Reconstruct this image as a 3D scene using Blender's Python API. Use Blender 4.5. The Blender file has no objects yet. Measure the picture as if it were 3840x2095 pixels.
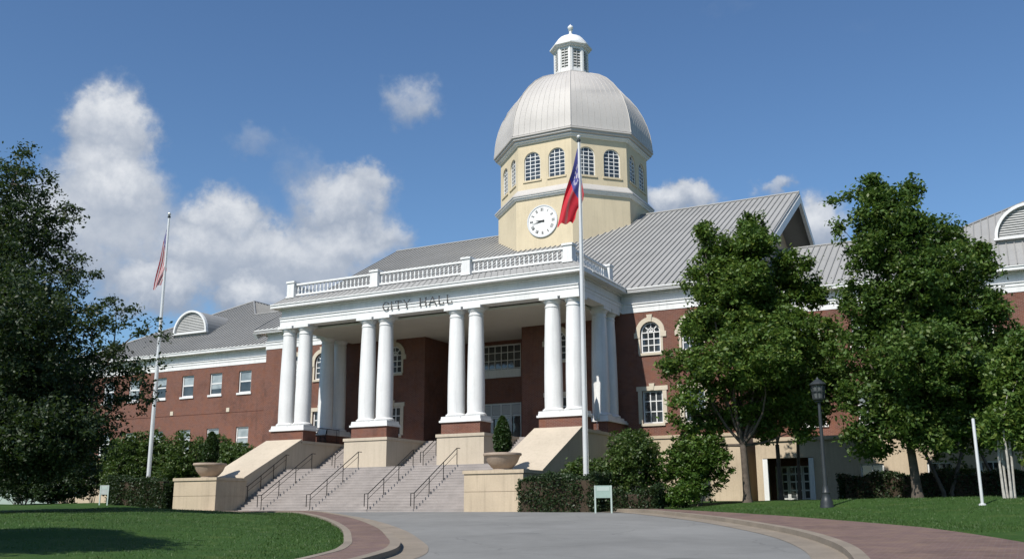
import bpy, math, random
import numpy as np
from mathutils import Vector, Matrix

# ------------------------------------------------------------------ camera, sky, sun, exposure
SC = bpy.context.scene
COL = SC.collection
cam_d = bpy.data.cameras.new("camera"); cam = bpy.data.objects.new("camera", cam_d); COL.objects.link(cam)
cam_d.sensor_width = 36.0
cam_d.lens = 36.0 * 3670.35 / 3840.0
cam_d.clip_start = 0.3; cam_d.clip_end = 6000
_r = Vector((0.8871, 0.4616, -0.0043)).normalized(); _f = Vector((-0.4483, 0.8637, 0.2304)).normalized(); _u = _r.cross(_f)
_r = _f.cross(_u)
cam.matrix_world = Matrix(((_r.x, _u.x, -_f.x, 32.90), (_r.y, _u.y, -_f.y, -50.52), (_r.z, _u.z, -_f.z, 0.0), (0, 0, 0, 1)))
SC.camera = cam

SUN_EL, SUN_AZ = math.radians(47), math.radians(9)        # azimuth: left of the facade normal, behind the camera
sun_d = bpy.data.lights.new("sun", 'SUN'); sun = bpy.data.objects.new("sun", sun_d); COL.objects.link(sun)
sun_d.energy = 5.0; sun_d.angle = math.radians(0.53); sun_d.color = (1.0, 0.955, 0.88)
sun.rotation_euler = Vector((math.sin(SUN_AZ) * math.cos(SUN_EL), math.cos(SUN_AZ) * math.cos(SUN_EL), -math.sin(SUN_EL))).to_track_quat('-Z', 'Y').to_euler()

SC.view_settings.view_transform = 'Standard'
SC.view_settings.look = 'None'
SC.view_settings.exposure = 0.22
SC.view_settings.gamma = 1.0
SC.cycles.max_bounces = 6
SC.cycles.diffuse_bounces = 3
SC.cycles.transparent_max_bounces = 8
SC.cycles.use_denoising = True


class NT:
    """tiny node-tree helper"""
    def __init__(s, tree): s.t = tree; s.n = tree.nodes; s.l = tree.links
    def new(s, typ, **kw):
        n = s.n.new(typ)
        for k, v in kw.items(): setattr(n, k, v)
        return n
    def put(s, sock, v):
        if hasattr(v, 'is_output'): s.l.new(v, sock)
        else: sock.default_value = v
    def math(s, op, a, b=None, c=None, clamp=False):
        n = s.new('ShaderNodeMath', operation=op); n.use_clamp = clamp
        for i, v in enumerate((a, b, c)):
            if v is not None: s.put(n.inputs[i], v)
        return n.outputs[0]
    def vmath(s, op, a, b=None, out=0):
        n = s.new('ShaderNodeVectorMath', operation=op)
        s.put(n.inputs[0], a)
        if b is not None: s.put(n.inputs[1], b)
        return n.outputs[out]
    def mix(s, fac, a, b, blend='MIX'):
        n = s.new('ShaderNodeMix', data_type='RGBA', blend_type=blend)
        s.put(n.inputs['Factor'], fac); s.put(n.inputs[6], a); s.put(n.inputs[7], b)
        return n.outputs[2]
    def ramp(s, fac, stops, interp='LINEAR'):
        n = s.new('ShaderNodeValToRGB'); r = n.color_ramp; r.interpolation = interp
        while len(r.elements) < len(stops): r.elements.new(0.5)
        for e, (p, c) in zip(r.elements, stops): e.position = p; e.color = c
        s.put(n.inputs[0], fac); return n.outputs[0]
    def noise(s, vec, scale, detail=4, rough=0.55, col=False):
        n = s.new('ShaderNodeTexNoise'); s.put(n.inputs['Vector'], vec)
        n.inputs['Scale'].default_value = scale; n.inputs['Detail'].default_value = detail; n.inputs['Roughness'].default_value = rough
        return n.outputs['Color' if col else 'Fac']
    def maprange(s, v, a, b, c=0.0, d=1.0, smooth=False):
        n = s.new('ShaderNodeMapRange'); n.interpolation_type = 'SMOOTHSTEP' if smooth else 'LINEAR'
        s.put(n.inputs[0], v)
        for i, x in enumerate((a, b, c, d)): s.put(n.inputs[i + 1], x)
        return n.outputs[0]


W = bpy.data.worlds.new("World"); SC.world = W; W.use_nodes = True
w = NT(W.node_tree); w.n.clear()
sky = w.new('ShaderNodeTexSky', sky_type='NISHITA'); sky.sun_disc = False
sky.sun_elevation = SUN_EL; sky.sun_rotation = math.pi + SUN_AZ
sky.air_density = 1.0; sky.dust_density = 0.6; sky.ozone_density = 2.5
tc = w.new('ShaderNodeTexCoord'); DIR = tc.outputs['Generated']
sep = w.new('ShaderNodeSeparateXYZ'); w.l.new(DIR, sep.inputs[0])
az = w.math('ARCTAN2', sep.outputs[0], sep.outputs[1]); el = w.math('ARCSINE', sep.outputs[2])
cmb = w.new('ShaderNodeCombineXYZ'); w.l.new(az, cmb.inputs[0]); w.l.new(el, cmb.inputs[1])
AE = cmb.outputs[0]
n1 = w.noise(DIR, 22, 5, 0.6, True); n2 = w.noise(DIR, 70, 4, 0.6, True)
wob = w.vmath('ADD', w.vmath('MULTIPLY', w.vmath('SUBTRACT', n1, (.5, .5, .5)), (.055, .055, 0)),
              w.vmath('MULTIPLY', w.vmath('SUBTRACT', n2, (.5, .5, .5)), (.022, .022, 0)))
P = w.vmath('ADD', AE, wob)
CLOUDS = [  # azimuth, elevation, half width, half height, weight (cumulus banks low in the sky beyond the building)
    (-0.894, .350, .044, .050, 1.2), (-0.884, .292, .058, .050, 1.0), (-0.935, .258, .065, .05, .8), (-.87, .240, .12, .055, .46), (-.75, .230, .15, .045, .42), (-.70, .285, .10, .04, .22),
    (-0.780, .275, .036, .043, 1.05), (-0.752, .362, .036, .022, .38), (-0.700, .335, .03, .03, .34), (-0.654, .300, .05, .036, .85),
    (-0.630, .324, .034, .027, .7), (-0.583, .411, .036, .030, .6), (-0.296, .306, .042, .022, 1.05),
    (-0.163, .272, .030, .036, .95), (-0.207, .314, .020, .012, .6), (-0.240, .486, .05, .017, .22),
    (-0.100, .453, .04, .016, .2), (-0.833, .213, .045, .028, .95), (-0.720, .244, .075, .034, .8),
    (-0.742, .211, .030, .022, .95), (-0.660, .255, .06, .03, .8), (-0.806, .246, .045, .03, .8), (-0.603, .273, .03, .02, .6),
    (1.2, .25, .2, .05, .7), (2.6, .3, .25, .06, .6), (-1.5, .25, .2, .06, .8)]
cov = None; hi = None
for a0, e0, ra, re, wt in CLOUDS:
    d = w.vmath('MULTIPLY', w.vmath('SUBTRACT', P, (a0, e0, 0)), (1 / ra, 1 / re, 0))
    ln = w.vmath('LENGTH', d, out=1)
    v = w.math('MULTIPLY', w.maprange(ln, 1.5, .25, 0, 1, True), wt)
    v = w.math('MINIMUM', v, .97); cov = v if cov is None else w.math('SUBTRACT', w.math('ADD', cov, v), w.math('MULTIPLY', cov, v))
    # sunlit crests: upper part of each bank
    sp = w.new('ShaderNodeSeparateXYZ'); w.l.new(d, sp.inputs[0])
    h = w.math('MULTIPLY', w.maprange(sp.outputs[1], -.75, .65, 0, 1, True), v)
    hi = h if hi is None else w.math('MAXIMUM', hi, h)
dens = w.maprange(w.math('MULTIPLY', cov, w.maprange(w.noise(DIR, 34, 6, .62), .22, .62, .62, 1.12)), .14, .82, 0, 1, True)
ccol = w.mix(w.math('MULTIPLY', hi, w.maprange(w.noise(DIR, 45, 5, .6), .3, .62, .55, 1.1), clamp=True), (2.9, 3.45, 4.4, 1), (7.2, 7.4, 7.7, 1))
hz = w.maprange(el, 0.02, .55, 1, 0)
skyc = w.mix(1.0, sky.outputs[0], w.mix(hz, (.76, .95, 1.12, 1), (.84, 1.05, 1.18, 1)), 'MULTIPLY')
skc = w.mix(w.math('MULTIPLY', dens, .96), skyc, ccol)
bg = w.new('ShaderNodeBackground'); bg.inputs[1].default_value = 0.095
w.l.new(skc, bg.inputs[0])
wo = w.new('ShaderNodeOutputWorld'); w.l.new(bg.outputs[0], wo.inputs[0])

# ------------------------------------------------------------------ materials
def mat(name, build):
    m = bpy.data.materials.new(name); m.use_nodes = True
    t = NT(m.node_tree); t.n.clear()
    out = t.new('ShaderNodeOutputMaterial'); b = t.new('ShaderNodeBsdfPrincipled')
    t.l.new(b.outputs[0], out.inputs[0])
    t.b = b; t.out = out
    t.pos = t.new('ShaderNodeNewGeometry').outputs['Position']
    build(t, b); return m

def C4(c): return (c[0], c[1], c[2], 1)

def plain(name, c, rough=.55, metal=0, var=.12, vs=.6, fine=9, bump=0.0, spec=.4, streak=0.0):
    def f(t, b):
        n = t.noise(t.pos, vs, 5); n2 = t.noise(t.pos, fine, 4)
        k = t.math('ADD', t.maprange(n, .3, .7, 1 - var, 1 + var), t.maprange(n2, .3, .7, -var * .5, var * .5))
        if streak:
            sv = t.vmath('MULTIPLY', t.pos, (5.0, 5.0, .35)); sn = t.noise(sv, 1.0, 5, .65); k = t.math('MULTIPLY', k, t.maprange(sn, .48, .78, 1.0, 1 - streak))
        cc = t.new('ShaderNodeCombineColor')
        for i in range(3): t.l.new(t.math('MULTIPLY', k, c[i]), cc.inputs[i])
        t.l.new(cc.outputs[0], b.inputs['Base Color'])
        b.inputs['Roughness'].default_value = rough; b.inputs['Metallic'].default_value = metal
        b.inputs['Specular IOR Level'].default_value = spec
        if bump:
            bp = t.new('ShaderNodeBump'); bp.inputs['Strength'].default_value = bump; bp.inputs['Distance'].default_value = .02
            t.l.new(n2, bp.inputs['Height']); t.l.new(bp.outputs[0], b.inputs['Normal'])
    return mat(name, f)

def brickm(name, c1, c2, mortar, sx=.22, sz=.075, flat=False, ms=.012, big=.26):
    def f(t, b):
        s = t.new('ShaderNodeSeparateXYZ'); t.l.new(t.pos, s.inputs[0])
        cm = t.new('ShaderNodeCombineXYZ')
        if flat: t.l.new(s.outputs[0], cm.inputs[0]); t.l.new(s.outputs[1], cm.inputs[1])
        else:
            t.l.new(t.math('ADD', s.outputs[0], s.outputs[1]), cm.inputs[0]); t.l.new(s.outputs[2], cm.inputs[1])
        br = t.new('ShaderNodeTexBrick'); t.l.new(cm.outputs[0], br.inputs['Vector'])
        br.inputs['Color1'].default_value = C4(c1); br.inputs['Color2'].default_value = C4(c2); br.inputs['Mortar'].default_value = C4(mortar)
        br.inputs['Scale'].default_value = 1; br.inputs['Brick Width'].default_value = sx; br.inputs['Row Height'].default_value = sz
        br.inputs['Mortar Size'].default_value = ms; br.inputs['Bias'].default_value = -.1
        n = t.noise(t.pos, .45, 6, .6); n2 = t.noise(t.pos, 3.5, 4)
        k = t.math('ADD', t.maprange(n, .3, .7, 1 - big, 1 + big), t.maprange(n2, .3, .7, -.10, .10))
        tone = t.mix(t.maprange(t.noise(t.pos, 1.7, 5, .7), .46, .70, 0, .75), br.outputs[0], (c1[0] * 1.30, c1[1] * 1.42, c1[2] * 1.12, 1))
        dirt = t.maprange(t.noise(t.vmath('MULTIPLY', t.pos, (2.5, 2.5, .3)), 1.0, 5, .65), .5, .8, 1.0, .78)
        t.l.new(t.mix(1.0, tone, t.mix(t.math('MULTIPLY', k, dirt), (0, 0, 0, 1), (1, 1, 1, 1)), 'MULTIPLY'), b.inputs['Base Color'])
        b.inputs['Roughness'].default_value = .85; b.inputs['Specular IOR Level'].default_value = .25
        bp = t.new('ShaderNodeBump'); bp.inputs['Strength'].default_value = .5; bp.inputs['Distance'].default_value = .01
        t.l.new(br.outputs['Fac'], bp.inputs['Height']); bp.invert = True; t.l.new(bp.outputs[0], b.inputs['Normal'])
    return mat(name, f)

def leafm(name, dark, light, trans=.36, warm=(.10, .13, .02)):
    def f(t, b):
        g = t.new('ShaderNodeNewGeometry')
        n = t.noise(t.pos, .8, 5, .65); r = g.outputs['Random Per Island']
        k = t.math('ADD', t.math('MULTIPLY', t.maprange(n, .32, .68), .6), t.math('MULTIPLY', r, .4))
        c = t.mix(k, C4(dark), C4(light))
        c = t.mix(t.maprange(r, .72, 1.0, 0, .75), c, C4(warm))
        t.l.new(c, b.inputs['Base Color']); b.inputs['Roughness'].default_value = .5; b.inputs['Specular IOR Level'].default_value = .35
        tr = t.new('ShaderNodeBsdfTranslucent'); t.l.new(t.mix(.5, c, (.12, .20, .02, 1)), tr.inputs[0])
        mx = t.new('ShaderNodeMixShader'); mx.inputs[0].default_value = trans
        t.l.new(b.outputs[0], mx.inputs[1]); t.l.new(tr.outputs[0], mx.inputs[2]); t.l.new(mx.outputs[0], t.out.inputs[0])
    return mat(name, f)

M = {}
M['brick'] = brickm('red_brick', (.150, .056, .042), (.106, .038, .030), (.20, .13, .10))
M['paver'] = brickm('brick_pavers', (.155, .098, .086), (.118, .073, .066), (.16, .13, .115), .21, .105, True, .008)
M['white'] = plain('white_paint', (.66, .66, .65), .55, var=.06, vs=.5, streak=.16)
M['trim'] = plain('limestone_trim', (0.504, 0.445, 0.353), .8, var=.10)
M['stucco'] = plain('cream_stucco', (.545, .462, .322), .9, var=.08, vs=.35, fine=14, bump=.15, streak=.14)
M['podium'] = plain('podium_stucco', (.455, .39, .305), .9, var=.08, vs=.35, fine=14, bump=.15, streak=.16)
M['cast'] = plain('cast_stone', (.445, .362, .262), .9, var=.10, vs=.5, fine=12, bump=.2, streak=.22)
M['roof'] = plain('roof_metal', (.272, .269, .260), .62, .05, var=.10, vs=.35, spec=.5)
M['seam'] = plain('roof_seam_metal', (.235, .232, .224), .55, .1, var=.08)
M['dome'] = plain('dome_metal', (.415, .392, .368), .62, .04, var=.09, vs=.3, spec=.5)
M['steps'] = plain('granite_steps', (.290, .262, .248), .85, var=.14, vs=1.2, fine=20)
M['concrete'] = plain('concrete', (.205, .172, .135), .85, var=.16, vs=.8, fine=14, bump=.2)
M['ceiling'] = plain('portico_ceiling', (.53, .51, .45), .7, var=.05)
M['iron'] = plain('black_iron', (0.021, 0.020, 0.020), .45, .5, var=.2)
M['bronze'] = plain('dark_bronze_letters', (0.076, 0.074, 0.071), .5, .2, var=.1)
M['downpipe'] = plain('brown_downpipe', (0.038, 0.017, 0.013), .5, var=.1)
M['pole'] = plain('white_pole_metal', (0.588, 0.588, 0.580), .35, .2, var=.06)
M['gold'] = plain('gilded_ball', (0.378, 0.277, 0.101), .3, .8, var=.05)
M['clockface'] = plain('clock_face', (0.672, 0.664, 0.647), .4, var=.03)
M['louver'] = plain('louver_slats', (.40, .40, .39), .6, var=.1)
M['pot'] = plain('planter_stone', (0.336, 0.265, 0.210), .85, var=.16, vs=1.5, fine=16, bump=.3)
M['soil'] = plain('soil', (0.042, 0.029, 0.018), .95, var=.3, vs=3)
M['bark'] = plain('bark', (0.092, 0.074, 0.059), .9, var=.3, vs=4, fine=22, bump=.5)
M['palebark'] = plain('pale_bark', (0.353, 0.336, 0.302), .8, var=.2, vs=5, fine=20)
def _asphalt(t, b):
    n = t.noise(t.pos, .16, 5, .6); n2 = t.noise(t.pos, 1.3, 5, .6); n3 = t.noise(t.pos, 26, 3, .7)
    k = t.math('ADD', t.math('ADD', t.maprange(n, .3, .7, .84, 1.14), t.maprange(n2, .3, .7, -.07, .07)), t.maprange(n3, .2, .8, -.10, .10))
    vo = t.new('ShaderNodeTexVoronoi'); vo.feature = 'DISTANCE_TO_EDGE'; vo.inputs['Scale'].default_value = .23
    t.l.new(t.vmath('ADD', t.pos, t.vmath('MULTIPLY', t.noise(t.pos, 1.1, 4, .6, True), (.9, .9, 0))), vo.inputs['Vector'])
    cr = t.math('MULTIPLY', t.maprange(vo.outputs[0], .004, .010, .20, 0), t.maprange(n2, .42, .55))
    st = t.maprange(t.noise(t.pos, .55, 3, .5), .66, .74, 0, .30)
    k = t.math('MULTIPLY', k, t.math('SUBTRACT', t.math('SUBTRACT', 1.0, cr), st))
    cc = t.new('ShaderNodeCombineColor')
    for q, v in enumerate((.182, .182, .176)): t.l.new(t.math('MULTIPLY', k, v), cc.inputs[q])
    t.l.new(cc.outputs[0], b.inputs['Base Color']); b.inputs['Roughness'].default_value = .92; b.inputs['Specular IOR Level'].default_value = .2
    bp = t.new('ShaderNodeBump'); bp.inputs['Strength'].default_value = .2; bp.inputs['Distance'].default_value = .02
    t.l.new(n3, bp.inputs['Height']); t.l.new(bp.outputs[0], b.inputs['Normal'])
M['asphalt'] = mat('asphalt', _asphalt)
M['sign'] = plain('sign_green', (.27, .36, .32), .5, var=.06)
M['signpost'] = plain('sign_post', (0.370, 0.437, 0.403), .5, var=.06)
M['lamp'] = plain('lamp_post_paint', (.035, .04, .042), .45, .3, var=.12)
M['lampglass'] = plain('lamp_glass', (0.084, 0.092, 0.092), .15, var=.05)
M['door'] = plain('white_door', (0.554, 0.563, 0.546), .5, var=.05)
M['canvas'] = plain('white_canvas', (0.622, 0.622, 0.613), .8, var=.05)
M['utility'] = plain('utility_box', (0.353, 0.378, 0.361), .6, var=.1)

def _glass(t, b):
    n = t.noise(t.pos, .7, 3)
    t.l.new(t.mix(t.maprange(n, .35, .65), (.012, .016, .020, 1), (.05, .058, .062, 1)), b.inputs['Base Color'])
    b.inputs['Roughness'].default_value = .06; b.inputs['Specular IOR Level'].default_value = .9
    bp = t.new('ShaderNodeBump'); bp.inputs['Strength'].default_value = .08; bp.inputs['Distance'].default_value = .05
    t.l.new(t.noise(t.pos, 1.6, 2), bp.inputs['Height']); t.l.new(bp.outputs[0], b.inputs['Normal'])
M['glass'] = mat('window_glass', _glass)
def _blind(t, b):
    n = t.noise(t.pos, .9, 2)
    t.l.new(t.mix(t.maprange(n, .4, .6), (.17, .20, .21, 1), (.30, .335, .34, 1)), b.inputs['Base Color'])
    b.inputs['Roughness'].default_value = .08; b.inputs['Specular IOR Level'].default_value = .8
M['blind'] = mat('window_glass_over_blinds', _blind)

def _grass(t, b):
    n = t.noise(t.pos, .22, 5); n2 = t.noise(t.pos, 2.2, 5, .7); n3 = t.noise(t.pos, 30, 3, .7)
    k = t.math('ADD', t.math('MULTIPLY', t.maprange(n, .3, .7), .45), t.math('MULTIPLY', t.maprange(n2, .25, .75), .55))
    c = t.mix(k, (.024, .060, .012, 1), (.055, .115, .022, 1))
    c = t.mix(t.maprange(n3, .25, .75, 0, .45), c, (.018, .042, .010, 1))
    c = t.mix(t.maprange(t.noise(t.pos, .9, 5, .65), .52, .74, 0, .65), c, (.088, .120, .032, 1))
    t.l.new(c, b.inputs['Base Color']); b.inputs['Roughness'].default_value = .9; b.inputs['Specular IOR Level'].default_value = .15
    bp = t.new('ShaderNodeBump'); bp.inputs['Strength'].default_value = .8; bp.inputs['Distance'].default_value = .06
    t.l.new(n3, bp.inputs['Height']); t.l.new(bp.outputs[0], b.inputs['Normal'])
M['grass'] = mat('lawn_grass', _grass)
M['blade'] = leafm('grass_blades', (.024, .060, .012), (.062, .125, .024), .25, (.085, .12, .03))
M['leaf'] = leafm('street_tree_leaves', (.034, .076, .015), (.128, .208, .038), warm=(.17, .20, .04))
M['leafb'] = leafm('street_tree_leaves_deep', (.030, .068, .015), (.110, .186, .036), warm=(.14, .17, .04))
M['oak'] = leafm('oak_leaves', (.016, .029, .014), (.042, .066, .030), .25, (.05, .07, .03))
M['hedge'] = leafm('hedge_leaves', (.012, .028, .010), (.030, .055, .016), .15, (.04, .05, .02))
M['shrub'] = leafm('shrub_leaves', (.028, .058, .014), (.075, .125, .028), .3, (.12, .14, .04))
M['shrubl'] = leafm('bright_shrub_leaves', (.030, .070, .010), (.075, .14, .02), .3)
M['conifer'] = leafm('conifer_leaves', (.016, .040, .010), (.035, .07, .015), .15, (.04, .06, .02))


# ------------------------------------------------------------------ mesh helpers
class MB:
    def __init__(s): s.v = []; s.f = []
    def add(s, vs, fs):
        o = len(s.v); s.v += [tuple(map(float, v)) for v in vs]; s.f += [tuple(i + o for i in f) for f in fs]; return s
    def box(s, x0, x1, y0, y1, z0, z1):
        return s.add([(x0, y0, z0), (x1, y0, z0), (x1, y1, z0), (x0, y1, z0), (x0, y0, z1), (x1, y0, z1), (x1, y1, z1), (x0, y1, z1)],
                     [(0, 3, 2, 1), (4, 5, 6, 7), (0, 1, 5, 4), (1, 2, 6, 5), (2, 3, 7, 6), (3, 0, 4, 7)])
    def quad(s, *p): return s.add(p, [tuple(range(len(p)))])
    def prism(s, poly, fn, a, b):
        """extrude a 2-D polygon: fn(p, q, t) -> xyz, t from a to b"""
        n = len(poly); vs = [fn(p, q, a) for p, q in poly] + [fn(p, q, b) for p, q in poly]
        return s.add(vs, [tuple(range(n)), tuple(range(2 * n - 1, n - 1, -1))] + [(i, n + i, n + (i + 1) % n, (i + 1) % n) for i in range(n)])
    def lathe(s, prof, seg=24, c=(0, 0), rot=0.0, cap=True):
        n = len(prof); vs = []
        for k in range(seg):
            a = rot + 2 * math.pi * k / seg
            vs += [(c[0] + r * math.cos(a), c[1] + r * math.sin(a), z) for r, z in prof]
        fs = [(k * n + i, ((k + 1) % seg) * n + i, ((k + 1) % seg) * n + i + 1, k * n + i + 1) for k in range(seg) for i in range(n - 1)]
        if cap:
            fs.append(tuple(k * n + n - 1 for k in range(seg))); fs.append(tuple(k * n for k in reversed(range(seg))))
        return s.add(vs, fs)
    def tube(s, pts, rad, seg=6):
        pts = [Vector(p) for p in pts]; rr = rad if isinstance(rad, (list, tuple)) else [rad] * len(pts)
        vs = []; n = len(pts)
        for i, p in enumerate(pts):
            d = (pts[min(i + 1, n - 1)] - pts[max(i - 1, 0)]).normalized()
            a = d.cross(Vector((0, 0, 1)) if abs(d.z) < .9 else Vector((1, 0, 0))).normalized(); b = d.cross(a)
            vs += [tuple(p + (a * math.cos(2 * math.pi * k / seg) + b * math.sin(2 * math.pi * k / seg)) * rr[i]) for k in range(seg)]
        fs = [(i * seg + k, i * seg + (k + 1) % seg, (i + 1) * seg + (k + 1) % seg, (i + 1) * seg + k) for i in range(n - 1) for k in range(seg)]
        fs += [tuple(reversed(range(seg))), tuple((n - 1) * seg + k for k in range(seg))]
        return s.add(vs, fs)
    def xf(s, fn): s.v = [tuple(fn(*v)) for v in s.v]; return s
    def build(s, name, m, parent=None, smooth=False, recalc=True, loc=None):
        me = bpy.data.meshes.new(name); me.from_pydata(s.v, [], s.f)
        if recalc:
            import bmesh
            bm = bmesh.new(); bm.from_mesh(me); bmesh.ops.recalc_face_normals(bm, faces=bm.faces); bm.to_mesh(me); bm.free()
        return link(name, me, m, parent, smooth, loc)

def link(name, me, m, parent=None, smooth=False, loc=None):
    me.materials.append(m)
    if smooth:
        me.polygons.foreach_set('use_smooth', [True] * len(me.polygons))
        try: me.set_sharp_from_angle(angle=math.radians(40))
        except Exception: pass
    o = bpy.data.objects.new(name, me); COL.objects.link(o)
    if loc: o.location = loc
    if parent: o.parent = parent
    return o

def empty(name, loc=(0, 0, 0), rz=0):
    o = bpy.data.objects.new(name, None); COL.objects.link(o); o.location = loc; o.rotation_euler.z = rz; o.empty_display_size = .3
    return o

def tag(o, label, cat, group=None):
    o['label'] = label; o['category'] = cat
    if group: o['group'] = group
    return o

def struct(o, kind='structure'): o['kind'] = kind; return o

def copy_tree(o, parent=None):
    c = o.copy(); COL.objects.link(c)
    if parent: c.parent = parent
    for ch in list(o.children): copy_tree(ch, c)
    return c

def sstep(x, a, b):
    t = np.clip((x - a) / (b - a), 0, 1); return t * t * (3 - 2 * t)

# ------------------------------------------------------------------ ground, road, kerbs, pavements
SL = 1.6 / 43.5
def plane_z(x, y): return np.where(np.asarray(y) > -7, 0.0, SL * (np.maximum(np.asarray(y, float), -120) + 7))

def catmull(pts, n=10):
    p = [np.array(q, float) for q in pts]; p = [2 * p[0] - p[1]] + p + [2 * p[-1] - p[-2]]; out = []
    for i in range(1, len(p) - 2):
        for k in range(n):
            t = k / n; a, b, c, d = p[i - 1:i + 3]
            out.append(.5 * (2 * b + (c - a) * t + (2 * a - 5 * b + 4 * c - d) * t * t + (3 * b - a - 3 * c + d) * t ** 3))
    out.append(p[-2]); return np.array(out)

# island side (left): kerb line from the plaza towards and past the camera; right side: kerb line from the hedge towards the camera
K_L = catmull([(-9.0, -8.05), (-3.8, -8.12), (-.6, -8.75), (3.7, -12.4), (8.9, -17.6), (14.1, -23.5), (17.7, -28.1), (19.5, -30.6), (20.7, -32.9), (21.6, -36.5), (21.2, -42), (19, -50), (16, -60)])
K_R = catmull([(11.2, -6.95), (14.0, -7.2), (17.4, -9.0), (20.4, -12.65), (23.1, -16.5), (25.4, -20.4), (27.35, -24.1), (28.75, -27.5), (29.8, -31), (30.7, -36), (31.0, -42), (30.6, -50), (29, -60)])

def offs(line, d):
    t = np.gradient(line, axis=0); t /= np.linalg.norm(t, axis=1)[:, None] + 1e-9
    nrm = np.stack([-t[:, 1], t[:, 0]], 1)                        # left of travel direction
    return line + nrm * (d[:, None] if isinstance(d, np.ndarray) else d)

L_n = len(K_L); R_n = len(K_R)
# going towards the camera: "left of travel" is +x side; for the island the road lies at +, for the right kerb the road lies at -
wL = np.interp(np.arange(L_n), [0, 20, 40, L_n], [.9, 1.0, 1.15, 1.2])
LAWN_L = offs(K_L, -wL)
wR = np.interp(np.arange(R_n), [0, 20, 40, 60, R_n], [.5, 1.0, 2.2, 3.3, 4.2])
LAWN_R = offs(K_R, wR)

def strip(name, a, b, dz, m, thick=None, kind='structure'):
    mb = MB(); n = len(a)
    for p in (a, b): mb.v += [(x, y, float(plane_z(x, y)) + dz) for x, y in p]
    mb.f = [(i, i + 1, n + i + 1, n + i) for i in range(n - 1)]
    if thick:
        for p in (a, b): mb.v += [(x, y, float(plane_z(x, y)) + dz - thick) for x, y in p]
        mb.f += [(2 * n + i, i, i + 1, 2 * n + i + 1)[::-1] for i in range(n - 1)] + [(n + i, 3 * n + i, 3 * n + i + 1, n + i + 1)[::-1] for i in range(n - 1)]
    return struct(mb.build(name, m), kind)

# signed distance of lawn to the paved region
paved = np.concatenate([LAWN_L, LAWN_R[::-1], np.array([(11.2, -5.5), (-9.0, -5.5)])])
def pin(x, y, poly):
    ins = np.zeros(x.shape, bool); n = len(poly)
    for i in range(n):
        x0, y0 = poly[i]; x1, y1 = poly[(i + 1) % n]
        c = ((y0 > y) != (y1 > y)) & (x < (x1 - x0) * (y - y0) / (y1 - y0 + 1e-12) + x0); ins ^= c
    return ins
def pdist(x, y, poly, closed=True):
    d = np.full(x.shape, 1e9); n = len(poly)
    for i in range(n if closed else n - 1):
        a = poly[i]; b = poly[(i + 1) % n]; ab = b - a; L = ab @ ab + 1e-12
        t = np.clip(((x - a[0]) * ab[0] + (y - a[1]) * ab[1]) / L, 0, 1)
        d = np.minimum(d, np.hypot(x - a[0] - t * ab[0], y - a[1] - t * ab[1]))
    return d
def ground_h(x, y):
    x = np.asarray(x, float); y = np.asarray(y, float)
    d = pdist(x, y, paved); ins = pin(x, y, paved)
    left = x < 12
    mound = np.where(left, .54, .40) * sstep(d, .2, 9.0)
    wav = .03 * np.sin(x * .9 + y * .37) * np.sin(y * .71 - x * .23) * sstep(d, .5, 4)
    return plane_z(x, y) + np.where(ins, -.10 - .25 * sstep(d, .3, 1.2), .085 + mound + wav)
def gz(x, y): return float(ground_h(np.array([x]), np.array([y]))[0])

def axis_grid(lo, hi, st, far):
    a = np.arange(lo, hi + 1e-6, st); ext = [st * 2.0]
    while sum(ext) < far: ext.append(ext[-1] * 1.5)
    c = np.cumsum(ext); return np.concatenate([lo - c[::-1], a, hi + c])
gx = axis_grid(-44, 44, .5, 1500); gy = axis_grid(-52, 14, .5, 1500)
X, Y = np.meshgrid(gx, gy); Z = ground_h(X.ravel(), Y.ravel())
nx, ny = len(gx), len(gy)
idx = np.arange(nx * ny).reshape(ny, nx)
F = np.stack([idx[:-1, :-1], idx[:-1, 1:], idx[1:, 1:], idx[1:, :-1]], -1).reshape(-1, 4)
def np_mesh(name, V, F):
    me = bpy.data.meshes.new(name); k = F.shape[1]
    me.vertices.add(len(V)); me.vertices.foreach_set('co', np.ascontiguousarray(V, np.float32).ravel())
    me.loops.add(F.size); me.loops.foreach_set('vertex_index', np.ascontiguousarray(F, np.int32).ravel())
    me.polygons.add(len(F)); me.polygons.foreach_set('loop_start', np.arange(0, F.size, k, dtype=np.int32))
    try: me.polygons.foreach_set('loop_total', np.full(len(F), k, np.int32))
    except Exception: pass
    me.update(calc_edges=True); me.validate(); return me
g = struct(link('ground', np_mesh('ground', np.stack([X.ravel(), Y.ravel(), Z], 1), F), M['grass'], smooth=True))

# road sheet: between the two kerb lines, plus the apron before the steps
mb = MB(); n = 130
sL = np.linspace(0, 1, n); rl = offs(K_L, .62); rr_ = offs(K_R, -.62)
a = np.stack([np.interp(sL, np.linspace(0, 1, L_n), rl[:, i]) for i in (0, 1)], 1); b = np.stack([np.interp(sL, np.linspace(0, 1, R_n), rr_[:, i]) for i in (0, 1)], 1)
mcol = 12
for i in range(n):
    for k in range(mcol + 1):
        q = a[i] + (b[i] - a[i]) * k / mcol; mb.v.append((q[0], q[1], float(plane_z(*q)) + .012 + .05 * math.sin(math.pi * k / mcol) * min(1, i / 30)))
for i in range(n - 1):
    for k in range(mcol): mb.f.append((i * (mcol + 1) + k, i * (mcol + 1) + k + 1, (i + 1) * (mcol + 1) + k + 1, (i + 1) * (mcol + 1) + k))
struct(mb.build('road', M['asphalt'], smooth=True))
ap = [(-9.0, -8.1), (-9.0, -6.2), (8.4, -6.2), (11.2, -6.9), (12.5, -7.6), (10.5, -8.6), (0, -9.4), (-3.8, -8.4)]
struct(MB().add([(x, y, float(plane_z(x, y)) + .006) for x, y in ap], [tuple(range(len(ap)))]).build('plaza', M['asphalt']))
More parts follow.
